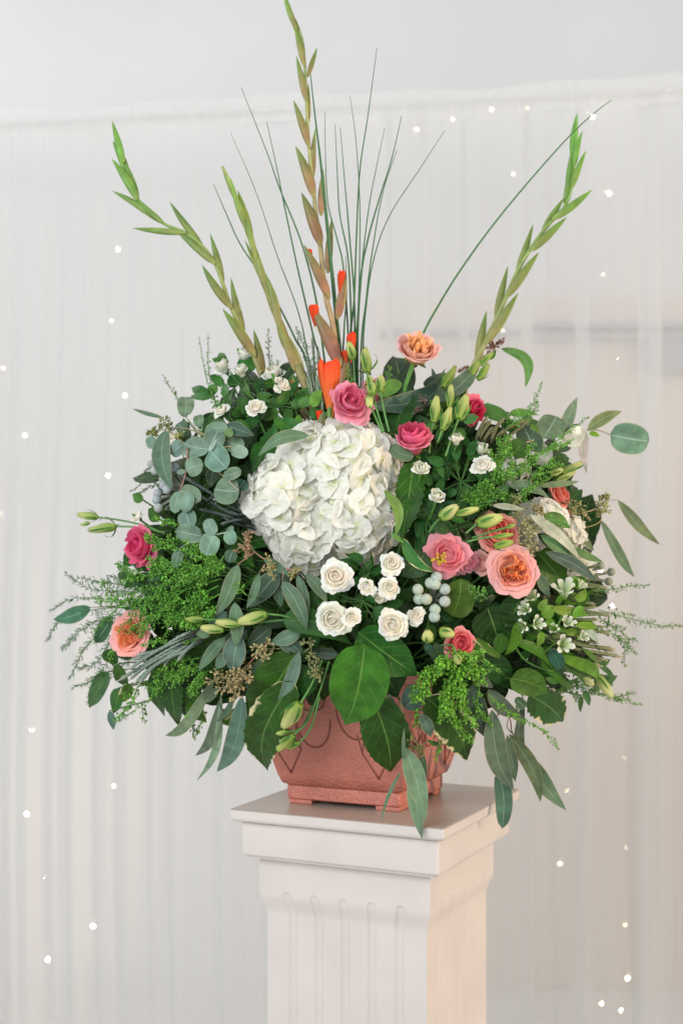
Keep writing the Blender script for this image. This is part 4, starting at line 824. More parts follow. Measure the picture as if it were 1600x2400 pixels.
sprig('seeded_eucalyptus', 'seeded eucalyptus with overlapping long leaves fanning right beside the largest rose', 'D', [(330, 920), (400, 960), (470, 1060), (520, 1110)], [
    (440, 958, 812, 1290, 82, K(bend=-.04, col=(.33, .38, .29), d=.045)), (520, 1108, 780, 1275, 82, K(bend=.06, col=(.10, .20, .07), d=.03)), (555, 1235, 932, 1457, 96, K(col=(.07, .11, .08), d=.035)), (500, 1100, 640, 1240, 80, K(col=(.04, .09, .05))), (740, 1200, 975, 1305, 62, K(col=(.09, .19, .06))), (700, 1270, 860, 1400, 60, K(col=(.10, .22, .05), d=.02)), (540, 965, 742, 1060, 100, K(kind='green', prof='lance', col=(.06, .15, .03), d=.02)), (165, 892, 410, 925, 48, K(col=(.26, .32, .24), d=.04)), (285, 750, 585, 838, 92, K(bend=-.1, col=(.09, .16, .09))), (490, 752, 802, 716, 50, K(col=(.13, .21, .10))), (300, 740, 495, 640, 92, K(col=(.05, .10, .05), d=-.02)), (290, 745, 125, 895, 80, K(col=(.04, .12, .04)))],
    'euc', SG, d=.02, scol=(.36, .33, .15), seedl=[(430, 1010, 80, K(col=(.36, .35, .16), n=50)), (430, 1180, 85, K(col=(.40, .37, .19), n=56)), (340, 860, 70, K(col=(.2, .25, .08), n=36)), (500, 950, 50, K(n=24))], extra=[[(330, 920), (420, 1080), (450, 1200)]])
sprig('seeded_eucalyptus', 'seeded eucalyptus with long grey leaves hanging under the hydrangea on the left', 'F', [(640, 440), (480, 400), (380, 350), (300, 295), (255, 250)], [
    (180, 385, 18, 758, 128, K(bend=-.06)), (335, 450, 242, 712, 66), (505, 510, 686, 866, 120, K(bend=-.06, d=.05)), (615, 458, 682, 838, 76, K(bend=-.05, d=.04)), (680, 455, 832, 672, 92), (490, 430, 265, 705, 150, K(d=.005, col=DKGY)), (370, 340, 560, 470, 72), (470, 560, 500, 700, 70, K(d=.0, col=DKGY)), (520, 430, 550, 620, 90, K(d=.0, col=DKGY))], 'euc', SG, d=.035, scol=(.30, .16, .11), sw=4,
    extra=[[(300, 295), (180, 385)], [(380, 385), (335, 450)], [(515, 430), (505, 510)]], seedl=[(258, 240, 66, K(col=(.32, .20, .12), n=46)), (430, 440, 56, K(col=(.30, .27, .11), n=34)), (590, 440, 50, K(col=(.27, .26, .10), n=28))])
sprig('seeded_eucalyptus', 'seeded eucalyptus cluster of overlapping blue grey leaves below the yellow bud row', 'F', [(420, 940), (330, 1040), (250, 1130), (180, 1220), (140, 1280)], [
    (155, 665, 165, 992, 112, K(d=.04)), (90, 920, -110, 1170, 90), (200, 900, 150, 1200, 175, K(col=(.09, .16, .12))), (110, 1030, 20, 1155, 90), (375, 1065, 240, 1300, 95, K(d=.01)), (640, 885, 418, 965, 115, K(col=(.08, .13, .075))), (490, 940, 562, 1038, 62), (535, 950, 658, 1040, 84, K(col=DKGY)), (420, 845, 245, 985, 125, K(d=.01, col=DKGY)), (250, 870, 60, 970, 120, K(d=.005, col=DKGY)), (920, 1050, 690, 1035, 80, K(col=(.05, .09, .07), d=.0)), (100, 730, -40, 900, 100, K(col=(.08, .14, .10), d=.01)), (-20, 880, -130, 900, 70)],
    'euc', SG, d=.03, scol=(.26, .12, .08), seedl=[(370, 1010, 66, K(col=(.34, .30, .14), n=42, d=.05)), (150, 1270, 105, K(col=(.38, .30, .14), n=80, d=.05)), (230, 1210, 55, K(col=(.36, .28, .14), n=34, d=.05))])
sprig('seeded_eucalyptus', 'long grey leaves hanging left of the planter from a cluster of tan seeds', 'I', [(720, 180), (620, 290), (530, 400), (430, 800)], [
    (685, 405, 495, 972, 150, K(bend=-.05, d=.03, col=(.12, .22, .16))), (480, 285, 120, 702, 95, K(bend=-.08, col=(.15, .21, .12))), (532, 415, 338, 852, 95, K(bend=-.07, col=(.10, .15, .09))), (515, 480, 345, 1038, 62, K(bend=-.06, col=(.22, .33, .22))), (632, 400, 488, 608, 44), (510, 350, 388, 466, 66)], 'euc', SG, d=.0, scol=(.30, .26, .14), extra=[[(620, 290), (520, 270), (480, 285)]])
sprig('seeded_eucalyptus', 'pair of narrow grey leaves crossing the planter rim with small green seeds', 'I', [(1180, 60), (1130, 90)], [(1100, 80, 930, 492, 96, K(bend=-.04, col=(.11, .18, .13), d=.045)), (1055, 200, 1010, 490, 66, K(col=(.05, .09, .05)))], 'euc', SG, d=.03, seedl=[(1185, 30, 50, K(col=(.22, .24, .10), n=24)), (1200, 160, 55, K(col=(.22, .24, .10), n=26)), (1235, 240, 55, K(col=(.24, .26, .10), n=26))])
sprig('seeded_eucalyptus', 'two crossing long leaves drooping over the front edge of the pedestal', 'J', [(270, 440), (320, 660), (400, 770), (455, 850)], [
    (308, 790, 460, 1338, 140, K(bend=-.03, d=.075, d1=.30, col=(.12, .21, .13))), (452, 850, 438, 1466, 128, K(bend=.08, d=.065, d1=.30, col=(.11, .20, .12))), (303, 650, 312, 962, 28, K(d=.07, d1=.12)), (285, 960, 128, 1352, 26, K(col=(.08, .16, .10), d=.06, d1=.23)), (190, 395, 262, 632, 88, K(col=(.09, .13, .09))), (420, 330, 310, 500, 165, K(kind='round', col=(.10, .17, .13), d=.03)), (425, 545, 500, 708, 92, K(col=(.07, .14, .10))), (560, 770, 470, 735, 40, K(col=DARK))],
    'euc', SG, d=.055, scol=(.22, .24, .09), extra=[[(390, 790), (520, 735)], [(320, 660), (310, 780)]], seedl=[(335, 710, 36, K(col=(.25, .25, .08), n=18)), (400, 820, 66, K(col=(.20, .24, .07), n=30, bs=2))])
sprig('seeded_eucalyptus', 'bunch of long grey green leaves hanging low to the right of the planter', 'J', [(1000, 480), (1075, 560), (1100, 690), (1165, 810)], [
    (950, 515, 1108, 1102, 165, K(bend=.07, d=.03, d1=.12, col=(.09, .15, .10))), (1060, 700, 1122, 1045, 90, K(bend=.05, d=.02, d1=.09, col=(.09, .14, .08))), (1075, 690, 1306, 1192, 112, K(bend=-.06, d=.0, d1=.06, col=(.10, .15, .08))), (1165, 810, 1492, 1252, 135, K(bend=.05, d=.01, d1=.05, col=(.10, .17, .11))), (1003, 980, 1025, 1388, 120, K(bend=-.05, d=.05, d1=.14, col=(.08, .16, .10), prof='round')), (1180, 450, 1242, 872, 105, K(bend=.16, d=-.02, col=(.07, .10, .06)))],
    'euc', SG, d=-.01, scol=(.26, .15, .08), extra=[[(1100, 690), (1060, 640), (1075, 560)], [(1100, 690), (1140, 730), (1165, 810)]], seedl=[(980, 500, 55, K(col=(.14, .10, .05), n=30)), (1120, 745, 20, K(n=8))])
sprig('eucalyptus_sprig', 'grey leaves overlaid with green pods right of the planter rim', 'J', [(760, 240), (830, 330)], [(805, 320, 905, 722, 150, K(bend=.02, col=(.08, .14, .10))), (920, 360, 1182, 572, 120, K(bend=.06, col=(.09, .14, .09), d=.02)), (810, 270, 960, 350, 70, K(col=(.07, .11, .08))), (1120, 430, 1190, 500, 70, K(kind='round', col=(.06, .12, .06)))], 'euc', SG, d=.01)
sprig('eucalyptus_sprig', 'grey lance leaf tucked under the largest rose', 'G', [(1080, 380), (1125, 445)], [(1125, 440, 1222, 622, 80, K(bend=.05, col=(.09, .15, .08)))], 'euc', SG, d=.02, deep=False)
sprig('olive_leaf_sprig', 'broad teal green leaf pointing left at the far left edge', 'E', [(520, 850), (355, 858)], [(355, 858, 80, 948, 118, K(col=(.05, .14, .075), bend=-.05)), (512, 925, 378, 1112, 130, K(col=(.03, .10, .035)))], 'euc', None, d=-.02)
# ---------------------------------------------------------------- broad green leaves
BG = 'broad glossy green leaves'
def broad(label, r, leaves, kind='green', stems=True, name='broad_leaf', group=BG, d=.02, cat='leaf', stem=None):
    p = P(*rp(r, leaves[0][0], leaves[0][1]), d); root = thing(name, label, cat, p, group)
    for i, a in enumerate(leaves):
        kw = dict(kind=kind, d=d, prof='ovate'); kw.update(a[5] if len(a) > 5 else {}); lf(root, r, *a[:5], name='leaf', **kw); q = P(*rp(r, a[0], a[1]), kw['d'] - .004)
        if stems: inner_stem(root, q, 4)
    return root
broad('large bright glossy leaf hanging over the middle of the planter', 'F', [(1112, 965, 968, 1568, 410, K(col=(0.034, 0.142, 0.012), d=.075, sag=.10, bend=-.04, fold=.22, rnd=.05))])
broad('wide dark leaf with a bruised edge right of the large bright leaf', 'F', [(1060, 882, 1500, 1205, 290, K(col=(0.021, 0.089, 0.008), d=.04, rnd=.1))])
broad('dark leaf behind the bruised one, pointing down', 'F', [(1230, 1070, 1358, 1362, 280, K(col=(0.017, 0.068, 0.008), d=.03, rnd=.1))])
broad('long dark leaf under the widest spray rose', 'F', [(508, 800, 1010, 975, 180, K(col=(0.018, 0.079, 0.008), d=.035, bend=-.12))])
broad('large dark leaf with pale midrib pointing down left beside the planter rim', 'I', [(1075, 100, 712, 606, 320, K(col=(0.021, 0.079, 0.008), d=.02, rnd=.1))])
broad('dark serrated leaf with cream tip hanging over the left corner of the planter', 'I', [(1060, 300, 868, 965, 290, K(col=(0.023, 0.084, 0.009), d=.045, ser=.05, kind='varieg', rnd=.1, bend=.08))])
broad('dark leaf against the planter rim between two hanging leaves', 'I', [(1190, 190, 1040, 470, 220, K(col=(0.018, 0.063, 0.008), d=.03))])
broad('dark veined leaf hanging in front of the right half of the planter', 'J', [(75, 430, 205, 965, 330, K(col=(0.021, 0.079, 0.009), d=.06, ser=.03, rnd=.1, sag=.08))])
broad('large variegated serrated leaf hanging over the right corner of the planter', 'J', [(470, 420, 762, 885, 270, K(col=(0.025, 0.089, 0.009), d=.045, ser=.06, kind='varieg', rnd=.1, bend=-.06))])
broad('dark glossy leaf at the lower right, pointing right', 'G', [(925, 1225, 1205, 1335, 190, K(col=(0.029, 0.110, 0.009), d=.02))])
broad('dark serrated leaf with cream notch at the lower right corner of the foliage', 'G', [(1060, 1340, 1312, 1545, 250, K(col=(0.014, 0.074, 0.008), d=.0, ser=.07, kind='varieg'))])
broad('dark leaf in shade left of the lower right leaf', 'G', [(700, 1050, 945, 1270, 190, K(col=(0.018, 0.074, 0.009), d=.0))])
broad('pair of dark glossy crinkled leaves under the largest rose', 'G', [(760, 700, 850, 990, 300, K(col=(0.011, 0.050, 0.009), d=.0)), (1000, 640, 880, 850, 220, K(col=(0.018, 0.063, 0.012), d=.01))])
broad('broad dark leaf behind the long leaves right of the largest rose', 'D', [(500, 1240, 690, 1480, 270, K(col=(0.029, 0.100, 0.009), d=.0, rnd=.1, ser=.03))])
broad('round olive leaf behind the silver berries', 'G', [(500, 765, 565, 490, 220, K(col=(0.063, 0.121, 0.010), d=.01, prof='round'))])
broad('dark triangular leaf right of the hydrangea above the silver berries', 'G', [(300, 300, 130, 475, 190, K(col=(.025, .065, .03), d=.01))])
broad('curled variegated leaf between hydrangea and open lisianthus', 'G', [(140, 190, 370, 440, 85, K(col=(.05, .16, .03), d=.04, kind='varieg', prof='lance', bend=.15))])
broad('light green leaf curling down the right side of the hydrangea', 'B', [(1250, 1250, 1330, 1600, 75, K(col=(.12, .26, .05), d=.05, prof='lance', bend=-.2)), (1300, 1570, 1400, 1640, 40, K(col=(.12, .26, .05), d=.05, prof='lance'))], stems=False)
broad('narrow cream edged leaves right of the salmon lisianthus', 'G', [(645, 940, 735, 1095, 75, K(kind='varieg', prof='lance', d=.03)), (670, 925, 860, 1078, 60, K(kind='varieg', prof='lance', d=.02))])
broad('small dull leaves under the small salmon lisianthus', 'G', [(370, 960, 390, 1120, 110, K(col=(.05, .10, .05), prof='lance')), (300, 960, 350, 1070, 60, K(col=(.04, .08, .04), prof='lance'))])
broad('dark round leaf behind the peach rose stem', 'C', [(170, 580, 80, 830, 190, K(col=(0.023, 0.084, 0.010), d=-.03, prof='round')), (-60, 830, 150, 830, 150, K(col=(0.017, 0.074, 0.008), d=-.03))])
broad('bright leaf behind the round green buds at the top', 'B', [(1220, 560, 1372, 450, 110, K(col=(.10, .24, .05), d=.0, prof='round')), (730, 640, 790, 510, 80, K(col=(.10, .26, .05), d=-.02))])
broad('green leaves behind the crimson lisianthus at the upper right', 'C', [(700, 650, 955, 760, 120, K(col=(.05, .15, .03), d=-.02)), (920, 700, 1135, 700, 70, K(col=(.09, .22, .03), d=-.03)), (980, 745, 1142, 745, 60, K(col=(.10, .25, .04), d=-.03, prof='lance')), (1090, 760, 1110, 900, 50, K(col=(.12, .27, .04), d=-.02, prof='lance')), (850, 760, 1000, 800, 90, K(col=DARK, d=-.03)), (1240, 1060, 1360, 1010, 90, K(col=DARK, d=-.02))])
broad('serrated dark green leaf at the upper left shoulder of the hydrangea', 'B', [(640, 800, 290, 1060, 230, K(col=(0.021, 0.105, 0.008), d=-.05, ser=.06, rnd=.1)), (640, 840, 460, 730, 150, K(col=(0.023, 0.116, 0.009), d=-.015, ser=.06)), (400, 900, 290, 1120, 170, K(col=(0.016, 0.084, 0.008), d=-.03, ser=.05))])
broad('serrated dark leaf running down the right side of the hydrangea', 'B', [(1470, 1040, 1380, 1620, 200, K(col=(0.014, 0.068, 0.008), d=.0, ser=.07)), (1500, 1250, 1600, 1500, 180, K(col=(0.014, 0.074, 0.009), d=-.02, ser=.05))])
broad('dark serrated leaf hanging at the lower left among green pods', 'I', [(170, 200, 215, 625, 180, K(col=(0.016, 0.068, 0.009), d=-.01, ser=.08)), (60, 240, 110, 560, 150, K(col=(0.023, 0.084, 0.010), d=-.03)), (280, 460, 420, 610, 110, K(kind='varieg', d=-.02)), (560, 540, 610, 640, 110, K(kind='varieg', d=-.02)), (330, 330, 260, 560, 130, K(col=(0.023, 0.095, 0.009), d=-.03)), (520, 560, 640, 520, 80, K(kind='varieg', d=-.02, col=(.3, .3, .12)))])
broad('drooping leaves at the lower left edge below the fern', 'E', [(480, 1330, 340, 1600, 130, K(col=(.06, .14, .06), d=-.03)), (560, 1270, 600, 1440, 110, K(col=(0.029, 0.095, 0.010), d=-.02)), (490, 1620, 520, 1760, 60, K(kind='euc', prof='lance', col=(.10, .17, .13), d=-.02)), (560, 1450, 520, 1640, 100, K(col=(.04, .12, .03), d=-.03)), (650, 1420, 560, 1560, 90, K(kind='varieg', d=-.03)), (480, 1170, 520, 1290, 110, K(col=(0.034, 0.105, 0.010), d=-.01))])
broad('small leaf and dark leaves behind the hot pink lisianthus', 'E', [(700, 420, 590, 560, 110, K(col=(0.017, 0.084, 0.010), d=-.03)), (740, 480, 700, 600, 110, K(col=(0.023, 0.095, 0.013), d=-.03)), (740, 70, 660, 30, 80, K(col=(.05, .17, .03), d=-.01, prof='lance')), (860, 210, 780, 130, 100, K(col=(0.023, 0.084, 0.013), d=-.02))])
broad('dark leaves under the right alstroemeria', 'H', [(100, 1000, 60, 1180, 120, K(col=(0.023, 0.084, 0.008))), (20, 1290, 200, 1400, 160, K(col=(0.023, 0.084, 0.008), d=-.01)), (850, 1230, 1020, 1380, 46, K(col=(.06, .12, .03), prof='lance', d=-.02)), (740, 1500, 730, 1640, 40, K(col=(.05, .10, .03), prof='lance', d=-.02))])
# fallen light tipped leaf on the right
# ---------------------------------------------------------------- seed pod sprays
thlaspi('seed pod spray rising beside the upper left white roses', 'A', [([(1290, 700, -.02), (1260, 560), (1220, 380), (1215, 110)], 32, 70), ([(1280, 640), (1200, 420), (1150, 130)], 20, 34), ([(1380, 700), (1340, 560), (1300, 400)], 34, 40), ([(1250, 640), (1330, 600), (1360, 450)], 40, 40)], d=-.03, col=(.10, .28, .05))
thlaspi('small seed pod sprig alone at the upper left', 'A', [([(1080, 760), (1000, 600), (940, 500), (880, 400)], 28, 34)], d=-.04, col=(.08, .20, .04))
thlaspi('seed pod sprig behind the upper left white roses', 'B', [([(420, 440), (410, 300), (400, 60)], 38, 70), ([(400, 420), (450, 340), (480, 300)], 30, 30)], d=-.05, col=(.10, .26, .06))
thlaspi('seed pod sprig left of the orange bud', 'B', [([(760, 520), (720, 330), (660, 180), (610, 60)], 44, 90), ([(790, 440), (800, 340), (790, 290)], 24, 24), ([(560, 700), (600, 560), (560, 430)], 30, 30)], d=-.04, col=(.08, .24, .05))
thlaspi('slim sprig of pods behind the two upright pale buds', 'B', [([(985, 480), (990, 380), (985, 300)], 18, 30), ([(1290, 430), (1290, 380), (1290, 335)], 26, 24), ([(1010, 470), (1015, 400)], 12, 14)], d=-.01, col=(.12, .36, .05))
thlaspi('seed pod spray pointing up at the upper right over the grey leaves', 'C', [([(900, 790), (1000, 720), (1080, 640), (1155, 460)], 42, 110), ([(960, 760), (1080, 700), (1130, 600)], 36, 50)], d=.01, col=(.10, .32, .04))
thlaspi('dense seed pod spray beside the round white spray rose', 'C', [([(800, 1180), (830, 1060), (860, 960), (840, 870)], 70, 130, 3), ([(850, 1080), (900, 980), (880, 900)], 50, 60), ([(800, 1100), (900, 1140), (930, 1060)], 60, 90, 3)], d=.045)
thlaspi('seed pod spray reaching right past the grey round leaves', 'C', [([(900, 1180), (1040, 1060), (1180, 950), (1370, 900)], 56, 130, 4), ([(950, 1150), (1060, 1040), (1050, 950)], 60, 90, 3), ([(1060, 1190), (1180, 1080), (1250, 1010)], 50, 90, 3), ([(1000, 1300), (1100, 1220), (1230, 1150)], 50, 90, 2)], d=.03)
thlaspi('shaded dense mass of seed pods right of the lone white rosebud', 'C', [([(560, 1330), (680, 1290), (800, 1180)], 90, 120, 5), ([(620, 1380), (760, 1320), (850, 1270)], 80, 120, 5), ([(700, 1250), (780, 1200), (900, 1160)], 70, 120, 4), ([(880, 1330), (960, 1310), (1060, 1330)], 50, 70, 3)], d=.02, col=(.10, .30, .03))
thlaspi('pods lying over the glossy leaf right of the small hydrangea', 'D', [([(560, 1000), (640, 1010), (720, 1045)], 36, 50)], d=.05, col=(.14, .34, .06))
thlaspi('three fine pod sprigs reaching into the air at the right edge', 'H', [([(830, 650, -.05), (1000, 630), (1150, 605), (1300, 600)], 34, 60), ([(880, 800, -.05), (1060, 850), (1250, 900), (1400, 930), (1560, 932)], 50, 120), ([(900, 960, -.05), (1000, 1000), (1100, 1080), (1190, 1160)], 56, 90, 2), ([(880, 860), (980, 930), (1100, 950)], 60, 46, 2)], d=-.07, col=(.13, .31, .07))
thlaspi('pod sprigs along the lower right edge', 'H', [([(620, 1400, -.05), (760, 1440), (900, 1480), (1060, 1540)], 60, 110, 3), ([(900, 1490, -.05), (1060, 1530), (1240, 1580)], 40, 60), ([(600, 1330), (640, 1440), (700, 1540)], 60, 60, 3), ([(700, 1380), (820, 1400), (860, 1460)], 60, 70, 2)], d=-.05, col=(.13, .32, .06))
thlaspi('bright dense seed pod mass hanging right of the planter centre', 'J', [([(640, 80), (560, 200), (480, 300), (440, 420)], 75, 150, 6), ([(690, 90), (660, 250), (600, 420), (570, 560)], 75, 150, 6), ([(720, 100), (720, 300), (720, 480), (770, 520)], 75, 150, 6), ([(600, 300), (600, 480), (660, 560), (700, 660)], 55, 110, 4), ([(740, 130), (800, 200), (840, 330)], 60, 110, 4), ([(500, 200), (430, 330), (440, 470)], 50, 80, 3), ([(650, 60), (740, 120), (850, 90)], 50, 70, 3)], d=.055, col=(.17, .45, .03), ps=3.8)
thlaspi('trailing pod sprig falling beside the long grey leaves', 'J', [([(790, 160, .05), (880, 240), (900, 330)], 40, 44), ([(860, 330, .05), (840, 450), (880, 560), (940, 640), (935, 830)], 52, 80, 2), ([(920, 400, .05), (1060, 530), (1200, 600), (1370, 680)], 44, 90, 2), ([(600, 560), (580, 700), (550, 830)], 40, 54, 1), ([(420, 470), (400, 560), (430, 640)], 44, 40, 1), ([(860, 150), (940, 200), (1010, 230)], 44, 30, 1)], d=.04, col=(.18, .46, .05), ps=3.8)
thlaspi('small knot of round green pods under the open pink lisianthus', 'G', [([(760, 640), (700, 600), (620, 560)], 44, 56)], d=.04, ps=4.2, col=(.10, .27, .04))
thlaspi('tiny pod sprig hanging at the lower left below the leaves', 'I', [([(270, 520), (310, 620), (330, 740)], 44, 50, 1), ([(400, 460), (380, 600), (350, 700)], 30, 40)], d=.0, col=(.14, .36, .05))
LG = [([(1330, 560), (1100, 470), (900, 400), (810, 440)], 80), ([(1350, 600), (1100, 590), (800, 620), (560, 680)], 90), ([(1320, 620), (1050, 660), (700, 740), (390, 830)], 95), ([(1300, 650), (1000, 740), (740, 790), (650, 850)], 90), ([(1290, 700), (1080, 800), (860, 900), (700, 990)], 90), ([(1300, 760), (1120, 870), (1000, 960), (900, 960)], 80), ([(1100, 960), (900, 920), (740, 960), (520, 1080)], 60), ([(760, 970), (640, 1050), (540, 1130), (480, 1210)], 60), ([(1150, 1080), (1000, 1130), (860, 1100), (780, 1110)], 50), ([(1250, 520), (1180, 430), (1050, 370), (990, 350)], 70), ([(1000, 250), (920, 230), (820, 210)], 40), ([(1330, 480), (1290, 560), (1200, 600), (1050, 640)], 80), ([(1150, 560), (960, 560), (820, 560)], 70), ([(1290, 840), (1150, 960), (1060, 1000)], 70), ([(1180, 1280), (1060, 1330), (900, 1400), (800, 1500)], 75), ([(1150, 1230), (1000, 1260), (880, 1300), (780, 1320)], 70), ([(1200, 1330), (1140, 1420), (1090, 1450)], 70), ([(900, 1400), (850, 1480), (740, 1568), (560, 1700)], 60), ([(700, 1440), (660, 1540), (620, 1600), (530, 1720)], 60)]
for (pts_, w_), lab in zip(LG, ['curling up toward the hot pink lisianthus', 'running level left of the grey eucalyptus', 'longest, reaching over the fern at the left', 'ending above the pink garden rose', 'reaching down to the pink garden rose', 'short, just left of the yellow bud row', 'crossing the face of the pink garden rose', 'hanging over the lower petals of the pink garden rose', 'thin, right of the pink garden rose', 'over the lowest round eucalyptus leaves', 'tiny, just right of the hot pink lisianthus', 'dense, beside the seeded eucalyptus stem', 'short, in the upper part of the left mass', 'in shade under the left mass', 'lowest on the left, hanging forward', 'under the scaly brunia twigs', 'short, in the dark at the lower left', 'trailing down at the lower left corner', 'trailing beside it at the lower left corner']):
    thlaspi('tiny green pods, left side, ' + lab, 'E', [(pts_, w_ * .8, 150 if w_ > 65 else 80, 6 if w_ > 65 else 2)], d=random.uniform(.01, .035), col=jit((.13, .37, .035), .2), ps=3.3)
thlaspi('twig with tiny pods near the seeded eucalyptus under the hydrangea', 'F', [([(240, 610), (190, 560), (140, 530)], 34, 22)], d=.05)
fern('feathery dark green fern fronds spilling out at the left edge', 'E', [([(900, 760, .0), (600, 740, -.01), (350, 720, -.03), (165, 612, -.05)], 90, 60), ([(800, 740), (600, 690), (420, 670), (260, 640)], 90, 60), ([(800, 820), (500, 800), (240, 790), (55, 880)], 80, 60), ([(760, 860), (500, 860), (250, 900), (120, 960), (30, 1105)], 85, 60), ([(760, 880), (480, 930), (280, 1030), (140, 1170)], 100, 70), ([(760, 930), (480, 1000), (300, 1180), (200, 1385)], 100, 70), ([(740, 960), (520, 1080), (400, 1260), (270, 1310)], 100, 60), ([(700, 1020), (520, 1200), (380, 1380), (220, 1450)], 90, 60), ([(700, 740), (640, 640), (590, 580), (550, 540)], 60, 34), ([(760, 700), (600, 660), (480, 620)], 60, 34), ([(700, 1200), (500, 1350), (380, 1400), (330, 1560)], 80, 50)], d=-.03)
fern('soft green fern needles deep between the left pods and the eucalyptus', 'E', [([(1568, 420), (1420, 420), (1290, 330)], 70, 40), ([(1560, 560), (1460, 500), (1300, 470)], 90, 50), ([(1500, 700), (1300, 720), (1100, 700)], 90, 60), ([(1400, 1250), (1200, 1200), (1000, 1250)], 120, 80), ([(1400, 1150), (1250, 1300), (1150, 1450)], 110, 80), ([(1568, 620), (1480, 690), (1420, 620)], 60, 34), ([(1350, 850), (1150, 900), (980, 880)], 100, 60)], col=(0.040, 0.158, 0.010), d=-.01)
fern('pale fern fronds behind the silver berries on the left', 'A', [([(900, 1150), (800, 1150), (650, 1260)], 50, 36), ([(900, 1090), (800, 1080), (690, 1180)], 50, 30), ([(880, 1200), (780, 1230), (700, 1290)], 40, 30)], d=-.05, col=(.07, .15, .05))
fern('wisps of fern above the upper right foliage', 'C', [([(880, 720), (800, 650), (760, 610)], 40, 20), ([(700, 640), (690, 580)], 30, 14), ([(940, 700), (880, 670)], 20, 10)], d=-.04, col=(.07, .20, .05))
